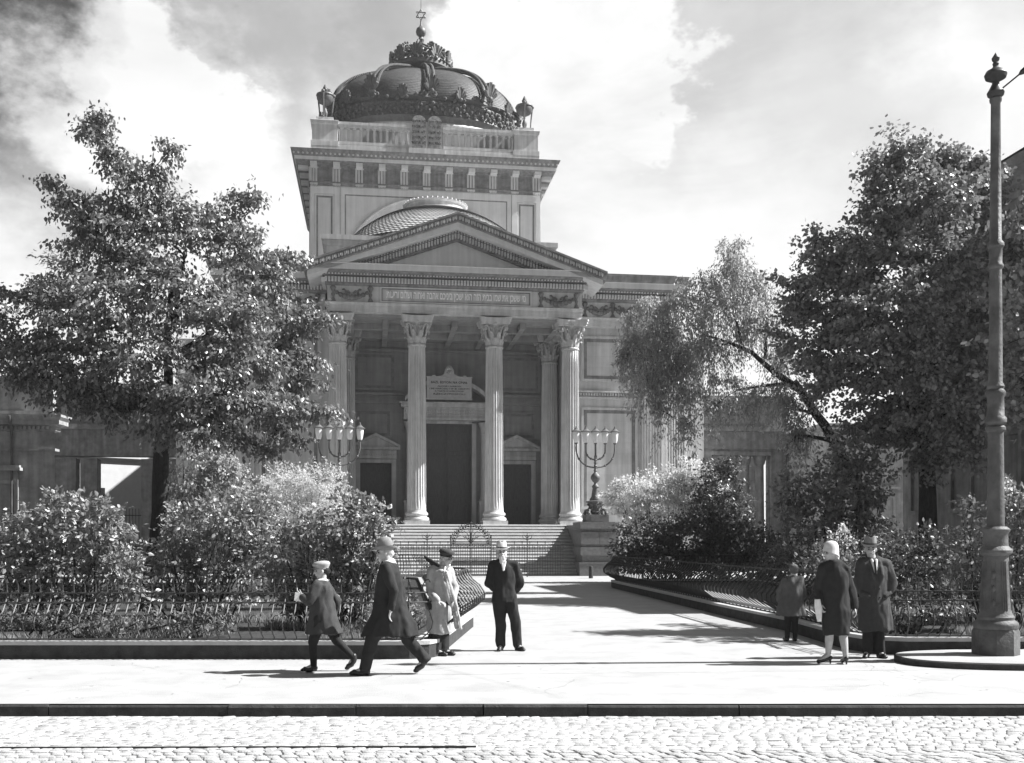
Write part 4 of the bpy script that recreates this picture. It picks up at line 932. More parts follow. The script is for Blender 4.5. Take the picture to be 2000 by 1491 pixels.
# sunlit wall in the court behind, with a small window and light cornice
e = empty('courtyard_house', (-29.4, 78, 0), R(42), 'sunlit white wall of a house seen through the left passage', 'house')
b = MB(); b.box(-6, 5, 0, 5, -.1, 7.75); b.build('wall', M_['plasterlight'], e)
b = MB(); b.rect_sweep(-6, 5, 0, 5, [(0, 7.75), (.1, 7.77), (.12, 7.9), (.3, 7.95), (.3, 8.15), (0, 8.2)]); b.build('cornice', M_['plasterlight'], e)
b = MB(); b.box(-2.3, -1.15, -.04, .02, 3.9, 5.7); b.build('window', M_['glasspane'], e)
b = MB(); b.box(-6, 5, -.12, -.002, -.1, 1.4); b.build('plinth', M_['plaster'], e)
e = empty('courtyard_fence', (OX, OY, 0), YAW, 'plain iron bar fence behind the left passage', 'fence')
b = MB()
for k in range(40): b.tube([(-22.2+k*.19, 9.8, .5), (-22.2+k*.19, 9.8, 3.75)], .018, 4)
b.build('bars', M_['iron'], e)
b = MB(); b.box(-22.4, -14.6, 9.78, 9.82, 3.3, 3.36); b.box(-22.4, -14.6, 9.78, 9.82, .9, .96); b.build('rails', M_['iron'], e)
b = MB(); b.box(-22.4, -14.6, 9.6, 10.0, -.1, .55); b.build('fence_plinth', M_['dirtystone'], e)
# long plaster house behind the right garden
e = empty('plaster_house', (22.6, 62, 0), YAW*.6, 'low plaster house with a dark hooded window behind the birch trunk', 'house')
b = MB(); b.box(-4, 12, 0, 9, -.1, 8.3); b.build('wall', M_['plaster'], e)
b = MB(); b.rect_sweep(-4, 12, 0, 9, [(0, 8.3), (.1, 8.35), (.4, 8.5), (.4, 8.7), (0, 8.8)]); b.box(-4, 12, -.08, -.002, 5.7, 5.85); b.box(-4, 12, -.06, -.002, 4.6, 4.7); b.build('cornice', M_['plaster'], e)
window_unit(e, -1.0, .1, 1.5, 4.3, -.02, True); window_unit(e, 3.0, 4.1, 1.5, 4.3, -.02, True); window_unit(e, 6.6, 7.7, 1.5, 4.3, -.02, True)
# street house at the right edge, its long side running back from the street
e = empty('apartment_house', (17.9, 22.0, 0), YAW-R(90), 'tall dark grey apartment house receding at the right edge behind the lamp', 'apartment house')
# in this frame +x runs back towards the street (camera side), +y runs to the right, the seen wall is y = 0
b = MB(); b.box(-19.0, -4.0, 0, 10, -.1, 13.2); b.build('wall', M_['plaster'], e)
b = MB(); b.rect_sweep(-19.0, -4.0, 0, 10, [(0, 13.2), (.1, 13.25), (.15, 13.4), (.5, 13.6), (.5, 13.75), (.6, 13.9), (0, 14.1)]); b.box(-19.0, -4.0, -.1, -.002, 6.0, 6.2); b.box(-19.0, -4.0, -.1, -.002, 9.9, 10.1); b.build('cornice', M_['plaster'], e)
b = MB(); b.prism([(-.4, 14.1), (10.4, 14.1), (5, 16.2)], 'x', -19.0, -4.0); b.build('roof', M_['roof'], e)
for zz in (2.9, 6.9, 10.5):
    for k in range(5): window_unit(e, -18.2+k*2.8, -17.1+k*2.8, zz, zz+2.3, -.02, zz < 6)

# ================================================================== lamp pedestals and candelabra
PED = {}
def pedestal(u, v, label):
    e = empty('lamp_pedestal', (OX+U_(u, v)[0], OY+U_(u, v)[1], 0), YAW, label, 'pedestal')
    b = MB(); b.box(-1.02, .98, -1.0, 1.0, -.1, .62); b.box(-1.04, 1.0, -1.02, 1.02, .62, .68); b.build('plinth', M_['granite'], e)
    b = MB(); b.box(-.86, .88, -.86, .86, .68, 1.02); b.box(-.96, .98, -.95, .95, 1.02, 1.44); b.box(-.86, .88, -.86, .86, 1.44, 1.58)
    for q in (-1, 0): b.box(-.94+(q+1)*.97, -.94+(q+1)*.97+.95, -.93, .93, 1.58, 2.2)
    b.box(-.84, .86, -.84, .84, 2.2, 2.36); b.build('rusticated_shaft', M_['granite'], e)
    b = MB(); b.box(-.98, 1.0, -.97, .97, 2.36, 2.70); b.build('cap_slab', M_['granite'], e)
    return e
def U_(u, v): c, s = math.cos(YAW), math.sin(YAW); return (u*c-v*s, u*s+v*c)
def candelabrum(u, v, label):
    x, y = U_(u, v); e = empty('candelabrum_lamp', (OX+x, OY+y, 2.70), YAW, label, 'lamp', 'five-armed candelabra lamps beside the steps')
    b = MB(); b.box(-.58, .58, -.5, .5, 0, .38); b.box(-.34, .34, -.52, -.501, .04, .36); b.build('base_block', M_['granite'], e)
    b = MB()
    for k in range(4):
        a = R(45+90*k); c, s = math.cos(a), math.sin(a)
        b.tube([(.62*c, .62*s, .44), (.6*c, .6*s, .6), (.42*c, .42*s, .66), (.34*c, .34*s, .8), (.44*c, .44*s, .92), (.36*c, .36*s, 1.0)], [.09, .08, .07, .06, .08, .06], 7); b.ball((.64*c, .64*s, .45), .1, 7, 5)
        b.tube([(.45*math.cos(a), .45*math.sin(a), .62), (.3*math.cos(a+.78), .3*math.sin(a+.78), .5), (.45*math.cos(a+1.57), .45*math.sin(a+1.57), .62)], .04, 6)
    b.lathe([(.2, .38), (.26, .5), (.2, .8), (.36, .96), (.5, 1.0), (.5, 1.06), (.3, 1.1)], 18); b.build('claw_foot', M_['candela'], e, smooth=45)
    b = MB(); b.lathe([(.30, 1.1), (.31, 1.16), (.22, 1.3), (.17, 1.6), (.15, 1.75), (.19, 1.78), (.19, 1.83), (.1, 1.92), (.07, 2.0), (.15, 2.06), (.24, 2.2), (.25, 2.3), (.2, 2.42), (.1, 2.5), (.07, 2.56), (.10, 2.62), (.07, 2.68), (.065, 2.8), (.10, 2.86), (.06, 2.92), (.09, 3.02), (.06, 3.08), (.1, 3.16), (.06, 3.22), (.08, 3.36), (.05, 3.42), (.05, 3.95), (.1, 4.05)], 18)
    b.build('stem', M_['candela'], e, smooth=45)
    for r_, zb in ((.50, 3.18), (1.0, 2.78)):
        for s in (-1, 1):
            b = MB(); pts = []; rs = []
            H = 4.0-zb
            for k in range(15):
                t = k/14*math.pi/2; pts.append((s*r_*math.sin(t)**.85, 0, zb+min(r_*.95, H-.2)*(1-math.cos(t)))); rs.append(.038)
            pts += [(s*r_, 0, 3.95)]; rs += [.03]
            b.tube(pts, rs, 8)
            for k in (4, 9): b.ball(pts[k], .065, 8, 5)
            b.lathe([(.03, 0), (.07, .05), (.09, .1), (.05, .1)], 10, (s*r_, 0, 3.93)); b.build('arm', M_['candela'], e, smooth=45)
    for u_ in (-1.0, -.5, 0, .5, 1.0):
        b = MB(); b.lathe([(.10, 4.03), (.135, 4.12), (.17, 4.35), (.18, 4.52), (.17, 4.6)], 14, (u_, 0, 0)); gl = b.build('lantern_glass', M_['lampglass'], e, smooth=50)
        b = MB(); b.lathe([(.25, 4.58), (.26, 4.61), (.17, 4.66), (.10, 4.73), (.07, 4.75), (.07, 4.78), (.03, 4.80), (.035, 4.85), (.01, 4.9)], 14, (u_, 0, 0)); b.build('lantern_cap', M_['candela'], gl, smooth=50)
    return e
M_['lampglass'] = mat('opal_glass', .75, rough=.15, spec=.6, var=.12, scale=3)
pedestal(6.72, -5.0, 'stone block pedestal under the right candelabrum lamp')
pedestal(-6.13, -5.0, 'stone block pedestal hidden by shrubs under the left candelabrum lamp')
candelabrum(6.72, -5.0, 'bronze five-armed candelabrum lamp on the stone pedestal right of the steps')
candelabrum(-6.13, -5.0, 'bronze five-armed candelabrum lamp behind the shrubs left of the steps')

# ================================================================== ornamental gate before the steps
ge = empty('entrance_gate', (OX+U_(.17, -7)[0], OY+U_(.17, -7)[1], 0), YAW, 'dark wrought iron double gate with a round arched crest before the steps', 'gate')
for s in (-1, 1):
    b = MB()
    for k in range(9): b.tube([(s*(.06+k*.108), 0, .12), (s*(.06+k*.108), 0, 1.62)], .012, 4)
    for z in (.15, .75, .85, 1.45, 1.62): b.box(*sorted((s*.04, s*.95)), -.012, .012, z-.015, z+.015)
    for k in range(5):
        c_ = s*(.15+k*.18); b.tube([(c_+.07*math.cos(R(a)), 0, 1.535+.07*math.sin(R(a))) for a in range(0, 361, 40)], .01, 4)
    # branching crest: quarter arch with leaves
    arch = [(s*.92*math.cos(R(a)), 0, 1.62+.92*math.sin(R(a))) for a in range(0, 91, 9)]
    b.tube(arch, .016, 5); b.tube([(x*.82, 0, 1.62+(z-1.62)*.82) for x, _, z in arch], .012, 4)
    for i, (x, _, z) in enumerate(arch): b.ball((x*.91, 0, 1.62+(z-1.62)*.91), .055, 6, 4, (1, .4, 1)); b.ball((x*1.07, 0, 1.62+(z-1.62)*1.07), .035, 5, 4)
    for k, (xx, zz) in enumerate(((.12, 2.3), (.38, 2.22), (.6, 2.0), (.3, 1.95))): b.tube([(s*.03, 0, 1.62), (s*xx*.35, 0, 1.62+(zz-1.62)*.7), (s*xx*.8, 0, zz), (s*xx*1.15, 0, zz-.08)], .014, 4)
    b.build('gate_leaf', M_['iron'], ge)
b = MB(); b.tube([(0, 0, .05), (0, 0, 2.62)], .03, 6); b.ball((0, 0, 2.62), .06, 6, 4); b.build('meeting_post', M_['iron'], ge)
for nm, a0, a1, lab in (('iron_fence', -3.45-5.2, -.98, 'wrought iron fence left of the arched gate'), ('iron_fence', .98+.0, 4.5, 'wrought iron fence right of the arched gate')):
    e = empty(nm, tuple(ge.location), YAW, lab, 'fence')
    b = MB(); n = int((a1-a0)/.125)
    for k in range(n+1):
        u = a0+(a1-a0)*k/n; b.tube([(u, 0, .1), (u, 0, 1.55+.08*(k % 3 == 0))], .011, 4)
        if k % 3 == 0: b.ball((u, 0, 1.68), .04, 5, 4, (.7, .7, 1.6))
        if k % 2 == 0: b.tube([(u+.06+.055*math.cos(R(a)), 0, 1.42+.055*math.sin(R(a))) for a in range(0, 361, 45)], .009, 4)
    b.build('bars', M_['iron'], e)
    b = MB()
    for z in (.14, .8, 1.33, 1.52): b.box(a0, a1, -.012, .012, z-.014, z+.014)
    b.build('rails', M_['iron'], e)
    for u in ((a0+a1)/2 if nm and a0 > 0 else -2.1, a1 if a0 < 0 else a0):
        b = MB(); b.tube([(u, 0, 0), (u, 0, 1.95)], .028, 6); b.ball((u, 0, 2.0), .05, 6, 4)
        if abs(u) > 1.2:
            for r_ in (.12, .24): b.tube([(u+r_*math.sin(t), 0, 1.98-r_*math.cos(t)+.06) for t in [R(x) for x in range(-90, 91, 20)]], .014, 4)
            b.tube([(u, 0, 1.95), (u, 0, 2.15)], .014, 4)
        b.build('post', M_['iron'], e)
# ================================================================== vegetation
nr = np.random.default_rng(11)
def leaves_mesh(name, pos, axis, nrm, size, m, parent, asp=.62, fold=.18, loc=None):
    "one folded pointed leaf per sample"
    n = len(pos); axis = axis/np.linalg.norm(axis, axis=1, keepdims=True); nrm = nrm-axis*np.sum(nrm*axis, 1, keepdims=True); nrm /= np.maximum(np.linalg.norm(nrm, axis=1, keepdims=True), 1e-6)
    side = np.cross(axis, nrm); L_ = size[:, None]; W = L_*asp*.5
    v = np.empty((n, 6, 3)); v[:, 0] = pos; v[:, 1] = pos+axis*L_*.33+side*W-nrm*L_*fold*.4; v[:, 2] = pos+axis*L_*.72+side*W*.62-nrm*L_*fold*.35
    v[:, 3] = pos+axis*L_-nrm*L_*fold*.3; v[:, 4] = pos+axis*L_*.72-side*W*.62-nrm*L_*fold*.35; v[:, 5] = pos+axis*L_*.33-side*W-nrm*L_*fold*.4
    fi = np.array([0, 1, 2, 3, 0, 3, 4, 5]); me = bpy.data.meshes.new(name)
    me.vertices.add(n*6); me.vertices.foreach_set('co', v.reshape(-1).astype('f'))
    idx = (np.arange(n)[:, None]*6+fi).reshape(-1); me.loops.add(n*8); me.loops.foreach_set('vertex_index', idx.astype('i'))
    me.polygons.add(n*2); me.polygons.foreach_set('loop_start', (np.arange(n*2)*4).astype('i')); me.polygons.foreach_set('loop_total', np.full(n*2, 4, 'i'))
    me.update(calc_edges=True); me.materials.append(m); return link(name, me, parent, loc)
def rdir(n, rng=nr):
    d = rng.normal(size=(n, 3)); return d/np.linalg.norm(d, axis=1, keepdims=True)
def sprigs(clumps, base, per_m2, leaf, spr=.34, n_leaf=26, shell=.55, droop=.5, hang=None, flat=.42):
    """clumps: (centre, radii, weight). Sprig centres gather near the surface of each clump; leaves gather round every sprig"""
    P_, A_, N_ = [], [], []
    for c, r, w in clumps:
        c = np.array(c); r = np.array(r); area = 4*math.pi*((r[0]*r[1])**1.6/3+(r[0]*r[2])**1.6/3+(r[1]*r[2])**1.6/3)**(1/1.6)
        k = max(3, int(area*per_m2*w)); d = rdir(k); rad = (shell+(1.06-shell)*nr.random(k)**.6)
        lump = np.array([1+.34*noise.noise(Vector(tuple(q*2.1+c*.37))) for q in d]); sc_ = c+d*r*(rad*lump)[:, None]
        tw = (d*r); tw /= np.linalg.norm(tw, axis=1, keepdims=True)
        reach = np.where(nr.random(k) < .10, nr.uniform(1.1, 1.32, k), 1.0); sc_ = c+(sc_-c)*reach[:, None]
        for q in range(k):
            m = int(n_leaf*nr.uniform(.35, 1.6)); out = tw[q]*.7+np.array([0, 0, .25-droop*.5]); out /= np.linalg.norm(out)
            t = nr.random(m)
            ln = spr*1.7
            p = sc_[q]+out*(t[:, None]-.5)*ln+nr.normal(size=(m, 3))*spr*.40*np.array([1, 1, flat])
            if hang: p[:, 2] -= t**1.4*hang*nr.uniform(.5, 1.2); p[:, :2] = sc_[q][:2]+(p[:, :2]-sc_[q][:2])*(.55)
            a = out*.6+nr.normal(size=(m, 3))*.55+np.array([0, 0, -droop]); nn = tw[q]*.35+np.array([.1, -.12, .55])+nr.normal(size=(m, 3))*.55
            P_.append(p); A_.append(a); N_.append(nn)
    P_ = np.concatenate(P_); A_ = np.concatenate(A_); N_ = np.concatenate(N_)
    return P_-np.array(base), A_, N_
def limb(b, p0, p1, r0, r1, wob=.25, k=7, seg=7, sag=.0):
    p0 = Vector(p0); p1 = Vector(p1); L_ = (p1-p0).length; pts = []; rs = []
    w1 = Vector((rnd.uniform(-1, 1), rnd.uniform(-1, 1), rnd.uniform(-.4, .6)))*wob*L_*.3
    for i in range(k+1):
        t = i/k; pts.append(p0.lerp(p1, t)+w1*math.sin(math.pi*t)+Vector((0, 0, sag*L_*math.sin(math.pi*t)))+Vector((rnd.uniform(-1, 1), rnd.uniform(-1, 1), 0))*wob*.05*L_*(0 < i < k)); rs.append(r0+(r1-r0)*t)
    b.tube(pts, rs, seg); return pts
def clump_px(px, py, rx, ry, Y, ryd=None, w=1.0):
    c = at(px, py, Y); k = Y/F; return (tuple(c), (rx*k, ryd if ryd else max(rx, ry)*k*.8, ry*k), w)
def tree(name, label, cat, base, fork, clumps, leafm, leaf, per_m2, trunk_r, spr=.34, n_leaf=26, droop=.5, hang=None, asp=.62, group=None, shell=.5, trunk_pts=None, extra=None):
    e = empty(name, base, 0, label, cat, group); b = MB(); B = Vector(base)
    tp = [Vector(p)-B for p in (trunk_pts or [base, Vector(base).lerp(Vector(fork), .5)+Vector((.08, 0, 0)), fork])]
    pts = []
    for i in range(len(tp)-1):
        for j in range(4): pts.append(tp[i].lerp(tp[i+1], j/4)+Vector((rnd.uniform(-.03, .03), rnd.uniform(-.03, .03), 0))*(i+j > 0))
    pts.append(tp[-1]); n = len(pts)
    b.tube(pts, [trunk_r*(1.35 if i == 0 else 1.0-.45*i/(n-1)) for i in range(n)], 12); b.build('trunk', M_['bark'], e, smooth=60)
    b = MB(); nodes = [(pts[i], trunk_r*(1-.45*i/(n-1))) for i in range(max(2, n//2), n)]; top = pts[-1]
    for (p, q, r0, r1) in (extra or []):
        p, q = Vector(p)-B, Vector(q)-B
        for k in range(1, 5): nodes.append((p.lerp(q, k/4), r0+(r1-r0)*k/4))
    for c, r, w in sorted(clumps, key=lambda t: (Vector(t[0])-B-top).length):
        c = Vector(c)-B; best = min(nodes, key=lambda nd: (nd[0]-c).length+max(0, nd[0].z-c.z)*1.5+(nd[0]-top).length*.25)
        r0 = min(best[1]*.62, trunk_r*.4); r1 = max(r0*.45, .012); lp = limb(b, best[0], c, r0, r1, .22, 6, 6)
        for k in (2, 4, 6): nodes.append((lp[k], r0+(r1-r0)*k/6))
        for q in range(4):
            d = Vector(tuple(rdir(1)[0])); t = c+Vector((d.x*r[0], d.y*r[1], d.z*r[2]))*.8; limb(b, lp[rnd.randint(3, 6)], t, r1*.7, .006, .3, 4, 4)
    for (p, q, r0, r1) in (extra or []): limb(b, Vector(p)-B, Vector(q)-B, r0, r1, .12, 8)
    b.build('branches', M_['bark'], e, smooth=60)
    P_, A_, N_ = sprigs(clumps, base, per_m2, leaf, spr, n_leaf, shell, droop, hang)
    sz = leaf*nr.uniform(.65, 1.25, len(P_)); leaves_mesh('crown', P_, A_, N_, sz, M_[leafm], e, asp); return e
def bush(name, label, cat, base, clumps, leafm, leaf, per_m2, spr=.2, n_leaf=22, droop=.2, asp=.6, shell=.45, group=None, flowers=None, hang=None):
    e = empty(name, base, 0, label, cat, group); b = MB(); B = Vector(base)
    for c, r, w in clumps:
        for q in range(3):
            d = Vector(tuple(rdir(1)[0])); t = Vector(c)-B+Vector((d.x*r[0], d.y*r[1], abs(d.z)*r[2]))*.7; s = Vector((rnd.uniform(-.3, .3), rnd.uniform(-.2, .2), 0)); limb(b, s+(Vector((c[0], c[1], 0))-Vector((B.x, B.y, 0)))*.5, t, .022, .004, .25, 6, 5)
    b.build('stems', M_['bark'], e)
    P_, A_, N_ = sprigs(clumps, base, per_m2, leaf, spr, n_leaf, shell, droop, hang)
    if not hang:     # upright shoots breaking the outline
        E_ = []
        for c, r, w in clumps:
            for q in range(5):
                th = rnd.uniform(0, 6.28); rr = rnd.random()**.5*.8; q0 = np.array([c[0]+r[0]*rr*math.cos(th), c[1]+r[1]*rr*math.sin(th), c[2]+r[2]*math.sqrt(1-rr*rr)*.9])-np.array(base)
                L0 = rnd.uniform(.25, .6)*max(r)*.9; m = int(20*rnd.uniform(.6, 1.3)); t = nr.random(m)[:, None]; tip = np.array([rnd.uniform(-.35, .35), rnd.uniform(-.3, .3), 1.0])*L0
                E_.append(q0+tip*t+nr.normal(size=(m, 3))*leaf*.35)
        E_ = np.concatenate(E_); m = len(E_); P_ = np.concatenate([P_, E_]); A_ = np.concatenate([A_, rdir(m)*.8+np.array([0, 0, .3])]); N_ = np.concatenate([N_, rdir(m)+np.array([0, 0, .8])])
    ok = P_[:, 2] > -base[2]+.03; P_, A_, N_ = P_[ok], A_[ok], N_[ok]
    leaves_mesh('foliage', P_, A_, N_, leaf*nr.uniform(.35, 1.35, len(P_)), M_[leafm], e, asp)
    if flowers:
        k = int(len(P_)*flowers); ix = nr.choice(len(P_), k, replace=False); fp = np.repeat(P_[ix], 9, 0)+nr.normal(size=(k*9, 3))*.045
        leaves_mesh('blossoms', fp, rdir(len(fp)), rdir(len(fp)), np.full(len(fp), .05), M_['petal'], e, .9)
    return e
C = clump_px
# -- left linden
Y = 23.0
tree('linden_tree', 'big dark linden tree with drooping leaves filling the left side', 'tree', tuple(at(296, 1196, Y+.5)*1.0), at(318, 800, Y), [
    C(195,275,20,30,Y), C(178,238,16,14,Y), C(165,250,9,8,Y), C(200,235,10,10,Y), C(215,300,24,32,Y), C(240,345,40,42,Y), C(300,330,38,40,Y), C(335,292,20,18,Y), C(250,400,62,50,Y), C(320,390,42,34,Y),
    C(108,362,26,12,Y), C(150,385,30,22,Y), C(190,420,40,32,Y), C(112,398,14,14,Y), C(175,450,38,34,Y),
    C(410,420,50,40,Y+.8), C(490,400,24,26,Y), C(455,445,48,42,Y), C(330,470,88,60,Y), C(210,510,88,58,Y+.6), C(120,545,58,48,Y+1),C(470,510,62,58,Y), C(560,500,26,24,Y), C(520,560,60,50,Y),
    C(360,580,96,70,Y-.8), C(230,600,96,66,Y-1), C(110,620,86,60,Y-.5), C(35,585,42,28,Y), C(20,650,50,50,Y), C(440,640,82,60,Y-1.2), C(560,620,52,40,Y), C(596,610,28,24,Y),
    C(60,700,72,48,Y-.5), C(170,700,86,56,Y-1), C(300,700,82,46,Y-1.2), C(470,700,90,52,Y-1), C(560,670,44,38,Y), C(596,705,26,16,Y), C(590,740,30,18,Y),
    C(140,760,78,36,Y-.5), C(260,770,72,36,Y), C(420,770,96,42,Y-1.5), C(350,820,74,36,Y-1.2), C(500,800,86,30,Y-1.2), C(590,790,44,20,Y-1.2), C(630,805,28,16,Y-1.2), C(540,840,34,18,Y-1.2), C(420,840,60,34,Y-1.6), C(300,830,48,26,Y-.6), C(210,800,56,26,Y-.4), C(60,730,60,26,Y-1), C(612,622,26,8,Y,.3,1.6), C(602,700,26,9,Y,.3,1.6), C(606,748,26,8,Y,.3,1.6), C(642,806,22,8,Y-1.2,.3,1.6), C(568,862,20,7,Y-1.2,.3,1.6), C(520,880,14,8,Y-1.2,.3,1.6), C(85,352,16,6,Y,.25,1.6), C(500,382,16,9,Y,.25,1.6)],
    'linden', .108, 5.2, .26, spr=.31, n_leaf=60, droop=.75, asp=.58,
    extra=[(at(330,800,Y), at(340,520,Y), .12, .05), (at(345,640,Y), at(360,500,Y), .08, .04), (at(330,700,Y), at(430,640,Y), .08, .03), (at(318,760,Y-.3), at(560,780,Y-1), .06, .02)])
# paler birch behind it
Y = 31.0
tree('birch_tree', 'pale fine-leaved birch standing behind the left linden', 'tree', (at(380, 1170, Y).x, Y, .16), at(400, 700, Y),
    [C(440,400,22,40,Y), C(420,440,46,50,Y), C(470,500,60,70,Y), C(130,510,40,40,Y+1), C(170,560,60,60,Y+1), C(540,570,45,60,Y), C(500,650,70,70,Y), C(400,620,90,90,Y), C(250,640,90,80,Y), C(400,740,110,70,Y), C(560,690,40,50,Y)],
    'birch', .10, 2.3, .2, spr=.35, n_leaf=26, droop=.9, hang=.7, asp=.45)
# trailing foliage below the left tree
Y = 27.0
bush('weeping_shrub', 'tall pale weeping shrub hanging over the pilasters left of the portico', 'shrub', (at(400, 1180, Y).x, Y, .16),
    [C(400,850,50,45,Y), C(380,910,56,55,Y), C(430,900,46,60,Y), C(350,960,30,44,Y), C(460,930,30,44,Y), C(400,980,60,50,Y)], 'birch', .085, 9, spr=.22, n_leaf=26, droop=.9, hang=.45, asp=.5)
# -- right group
Y = 31.0
tree('maple_tree', 'tall broad dark maple filling the right side behind the lamp post', 'tree', (at(1812, 1170, Y).x, Y, .16), at(1800, 760, Y), [
    C(1745,290,34,26,Y), C(1725,330,40,36,Y), C(1830,300,40,30,Y), C(1790,340,60,50,Y), C(1880,320,36,34,Y), C(1905,370,50,60,Y), C(1740,400,62,52,Y), C(1820,410,86,64,Y-1), C(1720,460,48,46,Y),
    C(1605,468,34,16,Y), C(1660,490,54,34,Y), C(1610,520,50,36,Y), C(1720,520,80,56,Y-1), C(1840,510,96,66,Y-1.5), C(1940,480,70,70,Y), C(1560,560,40,30,Y), C(1640,590,88,56,Y), C(1760,610,110,70,Y-2), C(1890,610,96,76,Y-1.5), C(1990,600,50,90,Y),
    C(1560,610,40,34,Y), C(1590,660,66,42,Y), C(1690,690,96,58,Y-1), C(1820,710,100,60,Y-2), C(1930,710,80,64,Y-2), C(1620,740,60,40,Y), C(1740,780,76,50,Y), C(1860,800,80,60,Y-2), C(1790,850,60,40,Y-.5), C(1690,830,50,36,Y), C(1880,880,36,44,Y-2), C(1820,900,36,28,Y-1)],
    'maple', .125, 4.3, .32, spr=.38, n_leaf=58, droop=.45, asp=.85)
Y = 35.0
tree('weeping_birch_tree', 'pale weeping birch leaning left with trailing twigs over the right facade', 'tree', (at(1705, 1160, Y).x, Y, .16), at(1560, 760, Y), [
    C(1435,490,30,36,Y), C(1440,540,56,42,Y), C(1370,560,50,40,Y), C(1480,570,46,46,Y), C(1330,610,56,50,Y), C(1420,620,66,50,Y), C(1500,640,52,44,Y), C(1290,660,50,44,Y), C(1380,680,52,32,Y), C(1240,665,34,24,Y), C(1260,700,40,40,Y),
    C(1310,730,48,40,Y), C(1530,700,40,36,Y), C(1420,740,40,20,Y), C(1490,770,54,30,Y), C(1560,800,36,44,Y), C(1555,850,22,34,Y), C(1400,790,30,20,Y), C(1215,700,14,30,Y), C(1290,800,18,26,Y), C(1350,770,36,26,Y), C(1320,700,50,40,Y), C(1260,740,34,36,Y), C(1340,830,20,30,Y), C(1270,600,36,34,Y), C(1230,620,26,22,Y)],
    'birch', .12, 11.0, .22, spr=.36, n_leaf=30, droop=1.1, hang=.8, asp=.36,
    trunk_pts=[(at(1705, 1160, Y).x, Y, .16), at(1680, 960, Y), at(1610, 830, Y), at(1550, 745, Y)],
    extra=[(at(1560,760,Y), at(1470,690,Y), .14, .07), (at(1470,690,Y), at(1375,655,Y), .08, .03), (at(1450,672,Y), at(1425,570,Y), .05, .02), (at(1495,700,Y), at(1500,600,Y), .07, .03), (at(1550,750,Y), at(1440,762,Y), .08, .03)])
Y = 20.0
tree('chestnut_tree', 'leafy chestnut at the right edge beside the lamp post', 'tree', (at(2190, 1220, Y).x, Y, .16), at(2150, 860, Y), [
    C(1985,430,26,36,Y), C(2010,520,50,60,Y), C(1985,640,44,60,Y), C(2060,620,70,80,Y), C(1985,760,40,60,Y), C(2050,760,70,80,Y), C(2120,700,80,90,Y), C(2200,600,90,110,Y), C(2150,500,80,80,Y), C(2240,740,90,90,Y), C(2100,400,60,70,Y), C(1990,820,22,20,Y)],
    'maple', .125, 5.8, .25, spr=.32, n_leaf=34, droop=.5, asp=.8)
Y = 17.6
tree('young_tree', 'slim young tree out of view past the right edge, dappling the path', 'tree', (13.5, 21, .16), (13.0, 21, 4.0), [((11.5, 20.4, 9.0), (1.2, 1.6, .8), 1.0), ((10.6, 19.4, 7.9), (1.0, 1.2, .7), 1.0), ((12.6, 20.6, 7.5), (1.5, 1.5, 1.2), 1.0)] if False else [((13.6, 20.0, 9.5), (1.6, 1.8, 1.0), .8), ((12.6, 18.9, 8.3), (1.1, 1.2, .6), .7)],
    'maple', .19, 2.2, .16, spr=.3, n_leaf=16, droop=.4, asp=.8)  # stands unseen past the frame; its boughs dapple the path

SH = 'shrubs in the gardens'
Y = 18.6
bush('leafy_shrub', 'tall glossy-leaved shrub with upright shoots at the far left', 'shrub', (at(110, 1230, Y).x, Y, .16), [C(110,1010,46,44,Y), C(60,1050,60,50,Y), C(170,1030,60,46,Y), C(20,1100,60,70,Y), C(120,1110,80,60,Y), C(220,1090,54,54,Y), C(215,1010,36,30,Y+.3), C(250,1140,40,40,Y), C(60,1170,60,30,Y), C(150,1170,60,30,Y)], 'shrub', .098, 22.8, .15, 17, .25, .55, group=SH)
Y = 20.0
bush('leafy_shrub', 'bushy shrub on the left garden between the dark trunk and the tall middle shrub', 'shrub', (at(370, 1215, Y).x, Y, .16), [C(380,960,40,40,Y+1), C(430,950,46,40,Y+1), C(360,1030,50,46,Y), C(440,1020,60,50,Y), C(330,1100,54,46,Y), C(420,1100,64,56,Y), C(500,1010,48,50,Y), C(240,1120,30,40,Y-.5), C(480,1110,50,50,Y), C(340,1150,60,30,Y), C(440,1160,60,30,Y)], 'shrub', .095, 19.8, .16, 17, .25, .55, group=SH)
Y = 18.6
bush('leafy_shrub', 'bright sunlit shrub with dense small leaves left of the steps', 'shrub', (at(650, 1225, Y).x, Y, .16), [C(600,1040,46,40,Y), C(540,1080,50,50,Y), C(560,1150,50,40,Y), C(680,1010,52,46,Y), C(720,1020,44,44,Y), C(740,1070,36,40,Y), C(690,1090,56,52,Y), C(640,1110,50,50,Y), C(600,1170,56,34,Y), C(680,1170,50,34,Y), C(730,1140,40,36,Y)], 'shrub', .085, 25.8, .14, 18, .25, .6, group=SH)
Y = 24.0
bush('feathery_shrub', 'pale feathery shrub rising behind the sunlit bush left of the portico', 'shrub', (at(600, 1190, Y).x, Y, .16), [C(560,950,52,34,Y), C(620,940,48,32,Y), C(510,970,40,34,Y), C(650,980,44,36,Y), C(590,1010,80,50,Y), C(530,1040,50,60,Y), C(660,1040,50,50,Y)], 'blossom', .055, 38.0, .16, 28, .3, .4, group=SH)
Y = 16.4
bush('leafy_shrub', 'small low shrub inside the corner of the kerb behind the person in the bowler hat', 'shrub', (at(775, 1262, Y).x, Y, .16), [C(790,1200,34,30,Y), C(740,1215,40,24,Y), C(815,1220,18,20,Y)], 'shrub', .07, 39.5, .10, 17, .2, .6, group=SH)
Y = 16.9
